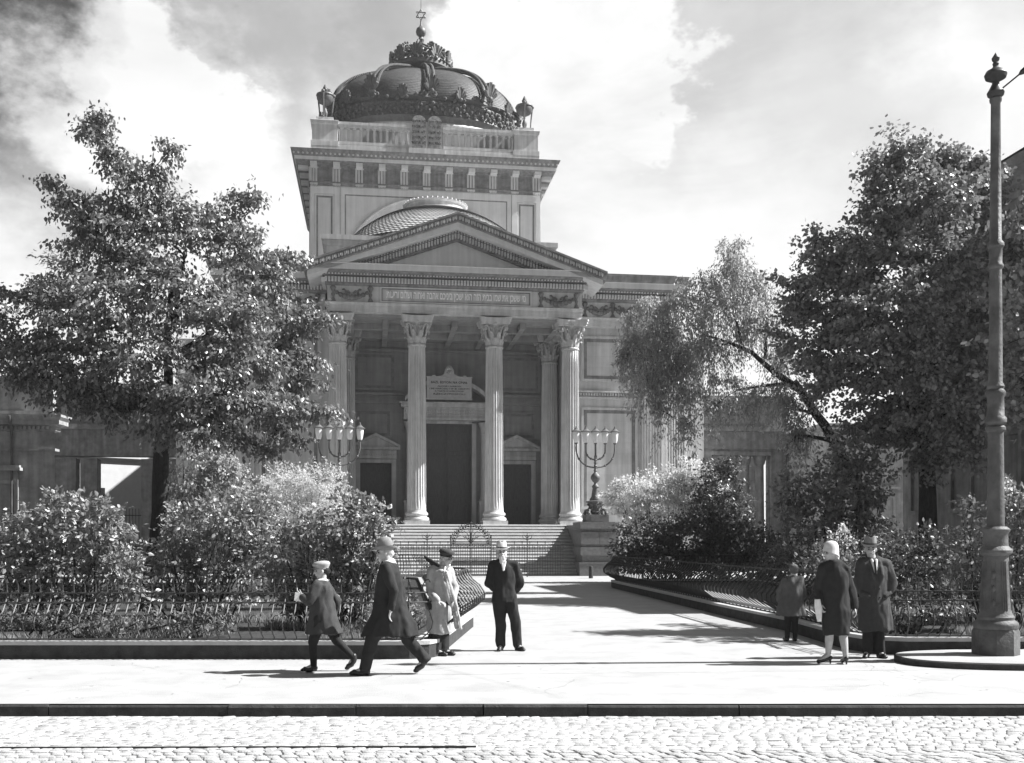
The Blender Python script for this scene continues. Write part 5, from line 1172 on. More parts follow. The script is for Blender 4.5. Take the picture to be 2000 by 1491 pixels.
bush('leafy_shrub', 'low thin shrub in the grass at the left behind the street railing', 'shrub', (at(80, 1255, Y).x, Y, .16), [C(60,1205,60,26,Y), C(150,1215,50,20,Y), C(270,1215,60,20,Y), C(390,1215,60,22,Y)], 'shrubdark', .07, 30.4, .12, 15, .2, .6, group=SH)
# right garden
Y = 43.6
bush('feathery_shrub', 'bright pale flowering shrub right of the lamp pedestal', 'shrub', (at(1300, 1138, Y).x, Y, .16), [C(1225,965,42,30,Y), C(1290,960,52,36,Y), C(1350,930,48,28,Y), C(1290,1000,60,30,Y), C(1240,1000,34,24,Y), C(1350,975,40,34,Y), C(1390,955,20,14,Y)], 'blossom', .12, 10.4, .30, 33, .3, .5, group=SH)
Y = 41.5
bush('dark_shrub', 'dark spreading shrub under the bright flowering one beside the path', 'shrub', (at(1320, 1140, Y).x, Y, .16), [C(1260,1050,60,40,Y), C(1350,1050,70,45,Y), C(1440,1060,60,44,Y), C(1230,1090,36,30,Y), C(1310,1090,60,34,Y), C(1400,1095,60,34,Y), C(1490,1085,50,36,Y), C(1390,1000,40,36,Y)], 'shrubdark', .14, 8.5, .32, 24, .3, .6, group=SH)
Y = 42.5
bush('dark_shrub', 'dark slender shrub before the colonnade openings on the right', 'shrub', (at(1400, 1140, Y).x, Y, .16), [C(1400,950,40,44,Y), C(1425,920,26,22,Y), C(1380,1010,40,44,Y), C(1440,1000,30,40,Y)], 'shrubdark', .14, 8.5, .3, 22, .3, .6, group=SH)
Y = 30.0
bush('lilac_shrub', 'round lilac-like shrub with lit leaves left of the slanting birch trunk', 'shrub', (at(1640, 1175, Y).x, Y, .16), [C(1660,900,46,34,Y), C(1700,940,44,44,Y), C(1620,950,52,44,Y), C(1690,1000,40,36,Y), C(1590,1010,56,46,Y), C(1540,970,30,40,Y), C(1640,1040,50,34,Y)], 'shrub', .14, 9.1, .26, 22, .3, .6, group=SH)
Y = 25.0
bush('leafy_shrub', 'light small shrub just above the heads of the three people on the right', 'shrub', (at(1640, 1195, Y).x, Y, .16), [C(1640,1060,30,30,Y), C(1615,1085,24,26,Y), C(1660,1090,24,24,Y)], 'blossom', .07, 26.6, .15, 17, .25, .5, group=SH)
Y = 24.0
bush('dark_shrub', 'dark hedge-like shrub behind the three people on the right', 'shrub', (at(1620, 1200, Y).x, Y, .16), [C(1520,1120,60,40,Y+2), C(1600,1130,60,44,Y), C(1700,1120,60,50,Y), C(1780,1120,60,54,Y), C(1740,1070,60,40,Y+1), C(1830,1090,50,60,Y), C(1560,1080,50,34,Y+3)], 'shrubdark', .10, 13.3, .25, 19, .3, .6, group=SH)
Y = 18.2
bush('flowering_shrub', 'shrub with round white blossoms beside the lamp post at the right edge', 'shrub', (at(1960, 1230, Y).x, Y, .16), [C(1890,1010,22,26,Y), C(1970,980,40,40,Y), C(1990,1050,50,60,Y), C(1900,1080,34,44,Y), C(1960,1120,60,50,Y), C(1880,1150,40,36,Y), C(2040,1020,50,60,Y), C(2050,1120,60,60,Y)], 'shrub', .09, 19.8, .16, 17, .3, .6, group=SH, flowers=.012)
Y = 17.4
bush('dark_shrub', 'low dark shrub behind the railing right of the overcoated person', 'shrub', (at(1800, 1250, Y).x, Y, .16), [C(1790,1190,50,30,Y), C(1850,1180,40,36,Y), C(1740,1200,30,24,Y)], 'shrubdark', .075, 26.6, .14, 15, .3, .6, group=SH)
# background trees seen above and between, so the view is closed from other positions too
# -- grass
def grass(name, poly_pts, n, h, seed):
    r_ = np.random.default_rng(seed); xs = np.array([p[0] for p in poly_pts]); ys = np.array([p[1] for p in poly_pts])
    x = r_.uniform(xs.min(), xs.max(), n*2); y = r_.uniform(ys.min(), ys.max(), n*2)
    k = np.array([noise.noise(Vector((a*.35, b_*.6, seed))) for a, b_ in zip(x, y)]); ok = k > -.12; x, y = x[ok], y[ok]
    p = np.stack([x, y, np.full(len(x), .15)], 1); a = r_.normal(size=(len(x), 3))*.3; a[:, 2] = 1
    o = leaves_mesh(name, p, a, rdir(len(x), r_), h*r_.uniform(.5, 1.2, len(x)), M_['grass'], None, .09, .1); tag(o, kind='stuff'); return o
g1 = grass('grass', [(-13, 15.6), (-1.6, 15.6), (-1.6, 21), (-13, 21)], 36000, .17, 3); tag(g1, 'uneven grass growing in the left garden behind the railing', 'grass')
g2 = grass('grass', [(5.6, 16.2), (13, 16.2), (13, 23), (5.6, 23)], 30000, .17, 4); tag(g2, 'uneven grass growing in the right garden behind the railing', 'grass')
# ================================================================== people
for nm, v, kw in (('skin', .40, dict(rough=.55)), ('hair_dark', .03, {}), ('hair_white', .62, {}), ('hair_brown', .11, {}), ('wool_black', .030, {}), ('wool_dark', .055, {}), ('wool_grey', .10, {}), ('wool_pale', .33, {}), ('felt_grey', .21, {}), ('felt_light', .34, {}), ('felt_pale', .55, {}), ('felt_black', .05, {}),
                  ('linen', .72, {}), ('stocking', .42, dict(rough=.5)), ('leather', .018, dict(rough=.35, spec=.5)), ('paper', .75, {})):
    M_[nm] = mat('cloth_'+nm if nm not in ('skin', 'leather', 'paper') else nm, v, **{**dict(rough=.9, spec=.15, var=.16, scale=14, bump=.25, bscale=160), **kw})
def caps(b, p0, r0, p1, r1, n=14):
    p0 = Vector(p0); p1 = Vector(p1); d = p1-p0; L_ = d.length
    d = d.normalized() if L_ > 1e-6 else Vector((0, 0, 1)); a = d.cross(Vector((0, 0, 1)) if abs(d.z) < .9 else Vector((1, 0, 0))).normalized(); c = d.cross(a); rings = []
    prof = [(-math.cos(t)*r0, math.sin(t)*r0) for t in [R(x) for x in (8, 30, 52, 74, 90)]]+[(L_-math.cos(t)*r1, math.sin(t)*r1) for t in [R(x) for x in (90, 106, 128, 150, 172)]]
    for h, r_ in prof: rings.append([tuple(p0+d*h+(a*math.cos(2*math.pi*i/n)+c*math.sin(2*math.pi*i/n))*r_) for i in range(n)])
    b.loft(rings)
def ell(b, c, r, yaw=0, tilt=0, n=20, m=14):
    q = MB(); q.ball((0, 0, 0), 1, n, m); M = Matrix.Translation(Vector(c)) @ Matrix.Rotation(yaw, 4, 'Z') @ Matrix.Rotation(tilt, 4, 'X') @ Matrix.Diagonal((r[0], r[1], r[2], 1)); b.merge(q, M)
def fuse(b, name, m, parent, voxel=.012, smooth=3, fold=0, fscale=6, seed=0):
    "closed overlapping shapes melted into ONE continuous skin"
    me = bpy.data.meshes.new('tmp'); me.from_pydata(b.v, [], b.f); bm = bmesh.new(); bm.from_mesh(me); bmesh.ops.recalc_face_normals(bm, faces=bm.faces); bm.to_mesh(me); bm.free()
    o = bpy.data.objects.new('tmp', me); COL.objects.link(o)
    r_ = o.modifiers.new('r', 'REMESH'); r_.mode = 'VOXEL'; r_.voxel_size = voxel
    if smooth: s = o.modifiers.new('s', 'SMOOTH'); s.factor = .5; s.iterations = smooth
    bpy.context.view_layer.update(); out = bpy.data.meshes.new_from_object(o.evaluated_get(bpy.context.evaluated_depsgraph_get()))
    bpy.data.objects.remove(o); bpy.data.meshes.remove(me)
    if fold:
        n = len(out.vertices); co = np.empty(n*3, 'f'); out.vertices.foreach_get('co', co); co = co.reshape(-1, 3); no = np.empty(n*3, 'f'); out.vertices.foreach_get('normal', no); no = no.reshape(-1, 3)
        d_ = np.array([noise.noise(Vector((p[0]*fscale, p[1]*fscale, p[2]*fscale*.38+seed)))+.4*noise.noise(Vector((p[0]*fscale*2.3, p[1]*fscale*2.3, p[2]*fscale*1.1+seed))) for p in co]); d_ = np.maximum(d_, -.28); co += no*(d_*fold)[:, None]; out.vertices.foreach_set('co', co.reshape(-1))
    out.name = name; out.shade_smooth(); out.materials.append(m); return link(name, out, parent)
def fdir(phi): return Vector((math.sin(phi), -math.cos(phi), 0)), Vector((math.cos(phi), math.sin(phi), 0))
def head(b, c, phi, s=1.0, neck=None, pitch=0):
    f, sd_ = fdir(phi); c = Vector(c); z = (Vector((0, 0, 1))+f*-pitch).normalized(); f = (f+Vector((0, 0, 1))*pitch).normalized()
    L_ = lambda a, b_, c_: tuple(c+(sd_*a+f*b_+z*c_)*s)
    ell(b, L_(0, -.012, .03), (.075*s, .094*s, .085*s), phi); ell(b, L_(0, .018, -.028), (.062*s, .074*s, .075*s), phi); ell(b, L_(0, .045, -.082), (.034*s, .030*s, .024*s), phi)
    ell(b, L_(0, .060, -.045), (.04*s, .026*s, .035*s), phi)
    caps(b, L_(0, .086, .012), .010*s, L_(0, .106, -.022), .014*s, 10); ell(b, L_(.012, .096, -.026), (.009*s, .008*s, .007*s)); ell(b, L_(-.012, .096, -.026), (.009*s, .008*s, .007*s))
    caps(b, L_(-.032, .076, .030), .011*s, L_(.032, .076, .030), .011*s, 8); caps(b, L_(-.018, .088, -.052), .0065*s, L_(.018, .088, -.052), .0065*s, 8); caps(b, L_(-.015, .086, -.063), .007*s, L_(.015, .086, -.063), .007*s, 8)
    for q in (-1, 1): ell(b, L_(q*.077, -.008, -.005), (.012*s, .020*s, .032*s), phi); ell(b, L_(q*.034, .068, -.02), (.02*s, .016*s, .018*s), phi)
    if neck is not None: caps(b, L_(0, -.02, -.05), .054*s, neck, .058*s)
    return L_
def face_marks(L_, e, parent, s=1.0):
    b = MB()
    for q in (-1, 1): b.ball(L_(q*.030, .079, .006), .0105*s, 8, 6)
    b.build('eyes', M_['hair_dark'], parent, smooth=60)
    b = MB()
    for q in (-1, 1): b.tube([L_(q*.014, .090, .026), L_(q*.030, .088, .032), L_(q*.047, .078, .027)], .0045*s, 5)
    b.tube([L_(-.02, .0935, -.057), L_(0, .0965, -.0565), L_(.02, .0935, -.057)], .0022*s, 5); b.build('brows', M_['hair_dark'], parent)
def hand(b, w, d, up, side=1, curl=.5, s=1.0):
    "w wrist, d pointing direction, up = back of the hand; five separate fingers"
    w = Vector(w); d = Vector(d).normalized(); up = Vector(up); up = (up-d*up.dot(d)).normalized(); t = d.cross(up)*side
    P_ = lambda a, b_, c_: w+(d*a+t*b_+up*c_)*s
    for q in (-.028, -.010, .009, .027): caps(b, P_(.0, q*.6, 0), .015*s, P_(.085, q, 0), .0125*s, 8)
    for q, L_ in zip((-.030, -.010, .010, .029), (.062, .078, .085, .074)):
        p0 = P_(.085, q, 0); a1 = curl*.5; p1 = p0+(d*math.cos(a1)-up*math.sin(a1))*L_*.45*s; a2 = curl*1.3; p2 = p1+(d*math.cos(a2)-up*math.sin(a2))*L_*.32*s; a3 = curl*2.1; p3 = p2+(d*math.cos(a3)-up*math.sin(a3))*L_*.26*s
        caps(b, p0, .0095*s, p1, .009*s, 8); caps(b, p1, .009*s, p2, .0082*s, 8); caps(b, p2, .0082*s, p3, .0072*s, 8)
    q0 = P_(.02, .028, -.004); q1 = P_(.055, .058, -.016); q2 = P_(.085, .066, -.03); caps(b, q0, .014*s, q1, .0105*s, 8); caps(b, q1, .0105*s, q2, .0085*s, 8)
def body(e, J, phi, bphi, s=1.0, hands=((.5, 1), (.5, -1)), pitch=0, hvec=None):
    b = MB(); f, sd_ = fdir(bphi); L_ = head(b, J['head'], phi, s, J['neck'], pitch)
    ch, pe = Vector(J['chest']), Vector(J['pelvis']); ell(b, ch, (.165*s, .105*s, .2*s), bphi); ell(b, (ch+pe)/2, (.14*s, .10*s, .17*s), bphi); ell(b, pe, (.16*s, .11*s, .13*s), bphi); caps(b, J['neck'], .06*s, ch, .09*s)
    for i in (0, 1):
        sh_, el_, wr = J['shoulder'][i], J['elbow'][i], J['wrist'][i]; caps(b, ch+Vector((0, 0, .08*s)), .07*s, sh_, .058*s); caps(b, sh_, .055*s, el_, .041*s); caps(b, el_, .041*s, wr, .027*s)
        d_ = (Vector(wr)-Vector(el_)).normalized(); d_ = Vector(hvec[i]) if hvec and hvec[i] else d_
        hand(b, wr, d_, Vector((1 if i else -1, 0, .2)) if abs(d_.z) > .5 else Vector((0, 0, 1)), hands[i][1], hands[i][0], s)
        hp, kn, an, to = J['hip'][i], J['knee'][i], J['ankle'][i], J['toe'][i]; caps(b, pe, .09*s, hp, .09*s); caps(b, hp, .085*s, kn, .055*s); caps(b, kn, .056*s, Vector(kn).lerp(Vector(an), .35), .057*s); caps(b, Vector(kn).lerp(Vector(an), .35), .057*s, an, .036*s); caps(b, an, .036*s, to, .028*s)
    o = fuse(b, 'body', M_['skin'], e, .0075, 2); return L_, o
def shoes(e, J, m='leather', heel=.03, s=1.0):
    for i in (0, 1):
        b = MB(); an, to = Vector(J['ankle'][i]), Vector(J['toe'][i]); d_ = (to-an); dd_ = Vector((d_.x, d_.y, 0)); dd_ = dd_.normalized() if dd_.length > .02 else Vector((0, -1, 0))
        ax = d_.normalized(); hl = an+Vector((0, 0, -.045*s))-ax*.05*s*.6
        caps(b, hl, .036*s, to, .034*s); caps(b, hl+ax*.09*s, .043*s, to-ax*.02, .040*s); caps(b, an+Vector((0, 0, .03))*s, .047*s, hl+ax*.04*s, .044*s)
        ell(b, to+ax*.012, (.04*s, .04*s, .028*s)); hb = hl+Vector((0, 0, -.028*s)); caps(b, hl, .03*s, hb, .028*s)
        fuse(b, 'shoe', M_[m], e, .0075, 2)
def trousers(e, J, m, s=1.0, w=1.0, hem=None):
    b = MB(); pe = J['pelvis']
    ell(b, pe, (.18*s, .14*s, .15*s))
    for i in (0, 1):
        hp, kn, an = (Vector(J[k][i]) for k in ('hip', 'knee', 'ankle')); bt = an if hem is None else kn.lerp(an, hem)
        caps(b, pe, .12*s, hp, .115*s*w); caps(b, hp, .115*s*w, kn, .085*s*w); caps(b, kn, .085*s*w, kn.lerp(bt, .95), .078*s*w); ell(b, bt, (.078*s*w, .085*s*w, .045*s))
    return fuse(b, 'trousers', M_[m], e, .011, 3, .022, 9, seed=hash(str(J['knee'])) % 17)
def coat(e, J, m, bphi, rings, s=1.0, sleeve=(.075, .062, .05), name='coat', fold=.03, cuff=True, nf=7, fa=.0, extra=None):
    "rings: (z, cx, cy, half width, half depth)"
    b = MB(); f, sd_ = fdir(bphi); rr = []
    for k, (z, cx, cy, hw, hd) in enumerate(rings):
        ring = []
        for i in range(40):
            a = 2*math.pi*i/40; amp = 1+fa*math.sin(nf*a+k*.25)*max(0, 1-k/(len(rings)*.6)); p = Vector((cx, cy, z))+sd_*(hw*math.cos(a)*amp)+f*(hd*math.sin(a)*amp); ring.append(tuple(p))
        rr.append(ring)
    b.loft(rr)
    for i in (0, 1):
        sh_, el_, wr = (Vector(J[k][i]) for k in ('shoulder', 'elbow', 'wrist')); top = Vector((rings[-2][1], rings[-2][2], rings[-2][0])); caps(b, top.lerp(sh_, .3), sleeve[0]*1.0*s, sh_, sleeve[0]*s); caps(b, sh_, sleeve[0]*s, el_, sleeve[1]*s); caps(b, el_, sleeve[1]*s, el_.lerp(wr, .93), sleeve[2]*s)
    if extra: extra(b)
    return fuse(b, name, M_[m], e, .012, 3, fold, 8, seed=rings[0][0]*31 % 13)
def hat(e, L_, m, brim=.145, crown=.09, h=.12, kind='fedora', s=1.0):
    b = MB(); c = Vector(L_(0, -.005, .055)); f = (Vector(L_(0, 1, 0))-Vector(L_(0, 0, 0))).normalized(); z = (Vector(L_(0, 0, 1))-Vector(L_(0, 0, 0))).normalized(); x = f.cross(z)
    M = Matrix(((x.x, f.x, z.x, c.x), (x.y, f.y, z.y, c.y), (x.z, f.z, z.z, c.z), (0, 0, 0, 1))) @ Matrix.Diagonal((s*.86, s, s, 1))
    q = MB()
    if kind == 'fedora':
        n = 32; prof = [(crown*.96, -.02), (brim*.8, -.004), (brim, .008), (brim, .014), (brim*.8, .004), (crown*1.04, .006), (crown*1.02, .03), (crown*.96, h*.8), (crown*.82, h), (crown*.5, h*.97), (0.01, h*.9)]
        q.lathe(prof, n); q.v = [(x_, y_, z_+(.020*(abs(x_)/brim)**2 if math.hypot(x_, y_) > crown*1.1 else 0)-(.028*max(0, 1-(x_/(crown*.45))**2) if z_ > h*.75 else 0)+(.012*y_/crown if z_ > h*.6 else 0)) for x_, y_, z_ in q.v]
    elif kind == 'bowler':
        q.lathe([(crown*.96, -.02), (brim*.85, -.006), (brim, .012), (brim, .018), (brim*.86, .004), (crown*1.02, .006), (crown*1.04, .045), (crown*.98, .085), (crown*.75, .125), (crown*.4, .142), (.01, .147)], 32)
        q.v = [(x_, y_, z_+(.018*(abs(x_)/brim)**2 if math.hypot(x_, y_) > crown*1.1 else 0)) for x_, y_, z_ in q.v]
    elif kind == 'cap':
        q.lathe([(crown*.98, -.02), (crown*1.02, .01), (crown*1.34, .035), (crown*1.36, .055), (crown*1.15, .08), (crown*.6, .092), (.01, .095)], 28); q.v = [(x_, y_+(.012 if z_ > .02 else 0), z_-(y_*.10 if z_ > .02 else 0)) for x_, y_, z_ in q.v]
        pk = MB(); pts = []
        for a in range(-70, 71, 14): pts.append((crown*.95*math.sin(R(a)), crown*.9*math.cos(R(a)), -.004))
        out = [(x_*1.05, y_+.062*math.cos(R(a)), -.022) for (x_, y_, _), a in zip(pts, range(-70, 71, 14))]; pk.loft([pts, out], caps=False); pk.loft([[(a, b_, c_+.007) for a, b_, c_ in pts], [(a, b_, c_+.007) for a, b_, c_ in out]], caps=False)
        q.merge(pk)
    elif kind == 'cloche':
        q.lathe([(crown*1.1, -.055), (crown*1.16, -.06), (crown*1.1, -.02), (crown*1.06, .03), (crown*.98, .07), (crown*.75, .105), (crown*.4, .12), (.01, .124)], 28); q.v = [(x_, y_, z_+(max(0, y_)/crown*.035 if z_ < 0 else 0)-(max(0, -y_)/crown*.035 if z_ < 0 else 0)) for x_, y_, z_ in q.v]
    b.merge(q, M); o = b.build('hat' if kind != 'cap' else 'cap', M_[m], e, smooth=50)
    if kind in ('fedora', 'bowler'):
        r_ = MB(); r_.lathe([(crown*1.05, .008), (crown*1.055, .034), (crown*1.0, .034)], 32); k = MB(); k.merge(r_, M); k.build('hat_band', M_['wool_dark'], o)
    return o
def hairblob(e, L_, m, spec, name='hair', voxel=.008):
    b = MB()
    for a, b_, c_, r_ in spec: ell(b, L_(a, b_, c_), r_)
    return fuse(b, name, M_[m], e, voxel, 1, .008, 40)
def person(px, py, Y, label):
    p = at(px, py, Y); return empty('person', (p.x, p.y, 0), 0, label, 'person', None)
V_ = Vector
# --- 1 boy walking left
e = person(624, 1312, 13.75, 'boy in a pale flat cap and dark coat striding left with white papers')
J = dict(head=(.03, 0, 1.325), neck=(.035, 0, 1.20), chest=(.04, 0, 1.05), pelvis=(.04, 0, .74), shoulder=[(.0, -.13, 1.13), (.06, .13, 1.13)], elbow=[(-.10, -.19, .93), (.20, .17, .93)], wrist=[(-.19, -.16, 1.0), (.17, .20, .74)],
         hip=[(.02, -.07, .70), (.06, .07, .70)], knee=[(-.07, -.08, .40), (.22, .08, .40)], ankle=[(-.06, -.09, .09), (.44, .08, .17)], toe=[(-.19, -.09, .035), (.36, .08, .045)])
L_, bo = body(e, J, R(-82), R(-80), .90); face_marks(L_, e, bo, .9); hat(e, L_, 'felt_light', kind='cap', s=.95)
hairblob(e, L_, 'hair_dark', [(0, -.035, .02, (.07, .07, .06)), (0, -.06, -.02, (.05, .03, .04))])
coat(e, J, 'wool_dark', R(-80), [(.50, .05, 0, .17, .25), (.60, .05, 0, .165, .23), (.78, .04, 0, .155, .18), (.95, .035, 0, .15, .155), (1.08, .035, 0, .165, .15), (1.15, .035, 0, .155, .115), (1.20, .035, 0, .07, .065)], .88, fa=.04)
b = MB(); 
for i in (0, 1): hp, kn, an = (V_(J[k][i]) for k in ('hip', 'knee', 'ankle')); caps(b, hp, .09, kn, .068); caps(b, kn, .06, an, .043); caps(b, V_(J['pelvis']), .1, hp, .1)
fuse(b, 'stockings', M_['wool_black'], e, .01, 2); shoes(e, J, s=.88)
b = MB(); ell(b, (.03, 0, 1.205), (.085, .08, .03)); fuse(b, 'collar', M_['linen'], e, .008, 2)
pp = empty('paper_bundle', tuple(V_(e.location)+V_((-.24, -.17, .93))), R(12), 'white papers held out in front by the boy in the flat cap', 'papers')
b = MB()
for k in range(4): b.loft([[(-.06+k*.004, -.016+k*.009, .02), (.05-k*.003, -.012+k*.009, .0), (.05-k*.003, -.006+k*.009, .0), (-.06+k*.004, -.01+k*.009, .02)], [(-.045+k*.004, -.036+k*.009, .13-k*.006), (.06-k*.003, -.022+k*.009, .115-k*.006), (.06-k*.003, -.016+k*.009, .115-k*.006), (-.045+k*.004, -.03+k*.009, .13-k*.006)]])
b.build('sheets', M_['paper'], pp)
# --- 2 man with bowler hat
e = person(752, 1318, 13.43, 'person in a bowler hat and long dark coat taking a long stride to the left')
J = dict(head=(.0, 0, 1.575), neck=(.035, 0, 1.43), chest=(.06, 0, 1.24), pelvis=(.07, 0, .85), shoulder=[(.04, -.17, 1.37), (.08, .17, 1.37)], elbow=[(.15, -.24, 1.10), (.0, .23, 1.09)], wrist=[(.10, -.22, .86), (-.14, .22, .88)],
         hip=[(.05, -.08, .80), (.10, .08, .80)], knee=[(-.16, -.09, .47), (.30, .09, .44)], ankle=[(-.24, -.09, .09), (.50, .09, .20)], toe=[(-.40, -.09, .035), (.40, .09, .05)])
L_, bo = body(e, J, R(-88), R(-86), 1.0, pitch=-.05); face_marks(L_, e, bo); hat(e, L_, 'felt_grey', brim=.135, crown=.094, kind='bowler', s=1.06)
hairblob(e, L_, 'hair_white', [(0, -.06, -.01, (.06, .035, .05)), (0, .055, -.09, (.035, .03, .035))], 'hair_and_beard')
coat(e, J, 'wool_black', R(-86), [(.50, .06, 0, .21, .37), (.62, .06, 0, .205, .33), (.80, .065, 0, .19, .25), (1.0, .065, 0, .175, .19), (1.2, .06, 0, .195, .18), (1.34, .05, 0, .2, .145), (1.42, .04, 0, .13, .10), (1.46, .035, 0, .07, .07)], 1.02, fa=.05)
trousers(e, J, 'wool_black', 1.0, 1.0); shoes(e, J)
b = MB(); ell(b, (.055, 0, 1.455), (.085, .08, .035), 0, 0); ell(b, (.075, .0, 1.475), (.05, .06, .035)); fuse(b, 'scarf', M_['linen'], e, .009, 2)
# --- 3 person in pale overcoat
e = person(862, 1281, 15.7, 'person in a dark cap and long pale open overcoat at the kerb corner')
J = dict(head=(.07, -.03, 1.46), neck=(.03, 0, 1.33), chest=(.0, 0, 1.15), pelvis=(-.02, 0, .82), shoulder=[(-.13, -.08, 1.28), (.11, .1, 1.27)], elbow=[(-.185, -.09, 1.0), (.21, .06, 1.02)], wrist=[(-.03, -.26, .83), (.20, -.10, .86)],
         hip=[(-.09, -.03, .78), (.03, .05, .78)], knee=[(-.08, -.05, .44), (.03, .04, .44)], ankle=[(-.09, -.05, .08), (.02, .03, .08)], toe=[(.06, -.12, .03), (.17, -.04, .03)])
L_, bo = body(e, J, R(62), R(48), .97, hands=((.7, 1), (.5, -1)), pitch=-.12, hvec=((.85, -.35, -.25), None)); face_marks(L_, e, bo); hat(e, L_, 'felt_black', kind='cap', s=1.02)
hairblob(e, L_, 'hair_white', [(0, .05, -.09, (.04, .04, .045)), (0, .04, -.14, (.035, .03, .05)), (0, -.05, -.03, (.065, .035, .04))], 'beard')
def ex(b):   # open right front of the coat hanging away from the body, lapels
    rr = []
    for z, x, w in ((.40, .27, .05), (.55, .25, .055), (.75, .20, .06), (.95, .13, .06), (1.15, .08, .06), (1.28, .04, .05)): rr.append([(x-w+w*2*i/9, -.17+.022*math.sin(i*2.3)*1.3+(1.28-z)*.02, z) for i in range(10)]+[(x-w+w*2*i/9, -.11+.02*math.sin(i*2.3), z) for i in range(9, -1, -1)])
    b.loft(rr); caps(b, (-.02, -.12, 1.27), .03, (.06, -.16, 1.08), .034); caps(b, (.06, -.16, 1.08), .034, (.13, -.16, .80), .02)
coat(e, J, 'wool_pale', R(48), [(.34, -.02, .0, .20, .165), (.5, -.03, 0, .195, .165), (.75, -.03, 0, .18, .16), (1.0, -.02, 0, .175, .155), (1.18, -.01, 0, .185, .145), (1.28, .0, 0, .165, .115), (1.34, .02, 0, .085, .08)], 1.0, (.065, .054, .044), fa=.05, extra=ex)
trousers(e, J, 'wool_black', .98, 1.15); shoes(e, J)
b = MB(); caps(b, (.06, -.09, 1.335), .02, (.045, -.15, 1.20), .012); caps(b, (.015, -.07, 1.33), .02, (.035, -.145, 1.20), .012); fuse(b, 'shirt_front', M_['linen'], e, .007, 1)
# --- 4 bearded man with hands behind the back
e = person(990, 1272, 16.4, 'white-bearded person in a pale hat and dark suit standing with hands behind the back')
J = dict(head=(-.085, -.02, 1.545), neck=(-.06, 0, 1.43), chest=(-.04, 0, 1.24), pelvis=(-.04, 0, .87), shoulder=[(-.21, 0, 1.34), (.12, .0, 1.34)], elbow=[(-.28, .05, 1.06), (.215, .05, 1.06)], wrist=[(-.15, .17, .90), (.08, .17, .90)],
         hip=[(-.12, 0, .84), (.05, 0, .84)], knee=[(-.10, -.03, .46), (.13, -.02, .46)], ankle=[(-.09, .02, .085), (.165, .02, .085)], toe=[(-.12, -.13, .03), (.25, -.10, .03)])
L_, bo = body(e, J, R(8), R(4), 1.0, hands=((.9, 1), (.9, -1))); face_marks(L_, e, bo); hat(e, L_, 'felt_pale', brim=.15, crown=.095, h=.13)
hairblob(e, L_, 'hair_white', [(0, .07, -.085, (.05, .035, .05)), (0, .07, -.135, (.042, .03, .05)), (0, .095, -.05, (.03, .012, .01)), (.062, .02, -.05, (.018, .035, .04)), (-.062, .02, -.05, (.018, .035, .04))], 'beard')
coat(e, J, 'wool_black', R(4), [(.76, -.04, 0, .205, .15), (.86, -.04, 0, .2, .15), (1.0, -.045, 0, .175, .14), (1.18, -.045, 0, .195, .145), (1.32, -.05, 0, .19, .125), (1.39, -.055, 0, .12, .09), (1.42, -.06, 0, .07, .065)], 1.0, (.08, .066, .055), 'jacket')
trousers(e, J, 'wool_black', 1.0, 1.0); shoes(e, J)
b = MB(); caps(b, (-.075, -.09, 1.40), .022, (-.055, -.135, 1.27), .014); caps(b, (-.03, -.09, 1.40), .022, (-.05, -.135, 1.27), .014); fuse(b, 'shirt_front', M_['linen'], e, .007, 1)
# --- 5 child seen from behind
e = person(1546, 1252, 17.9, 'child in a flared grey coat and dark stockings seen from behind beside the path railing')
J = dict(head=(.035, .0, 1.235), neck=(.03, 0, 1.12), chest=(.02, 0, .99), pelvis=(.01, 0, .70), shoulder=[(-.11, 0, 1.06), (.14, 0, 1.06)], elbow=[(-.21, .02, .86), (.22, .02, .86)], wrist=[(-.19, .09, .70), (.23, .08, .70)],
         hip=[(-.06, 0, .66), (.06, 0, .66)], knee=[(-.065, 0, .36), (.06, 0, .36)], ankle=[(-.07, .02, .07), (.065, .01, .07)], toe=[(-.08, .15, .03), (.08, .15, .03)])
L_, bo = body(e, J, R(172), R(178), .86); face_marks(L_, e, bo, .86); hairblob(e, L_, 'hair_brown', [(0, -.03, .035, (.078, .075, .07)), (0, -.05, -.02, (.07, .045, .06)), (.055, 0, -.01, (.03, .05, .05)), (-.055, 0, -.01, (.03, .05, .05))])
coat(e, J, 'wool_grey', R(178), [(.44, .01, 0, .27, .19), (.56, .01, 0, .245, .175), (.74, .015, 0, .2, .15), (.92, .02, 0, .17, .13), (1.03, .02, 0, .165, .115), (1.10, .025, 0, .11, .085), (1.15, .03, 0, .06, .06)], .86, (.07, .066, .06), fa=.06)
b = MB()
for i in (0, 1): hp, kn, an = (V_(J[k][i]) for k in ('hip', 'knee', 'ankle')); caps(b, hp, .085, kn, .058); caps(b, kn, .055, an, .042); caps(b, V_(J['pelvis']), .09, hp, .09)
fuse(b, 'stockings', M_['wool_black'], e, .01, 2); shoes(e, J, s=.85)
b = MB(); ell(b, (.032, .01, 1.125), (.075, .07, .022)); fuse(b, 'collar', M_['linen'], e, .008, 1)
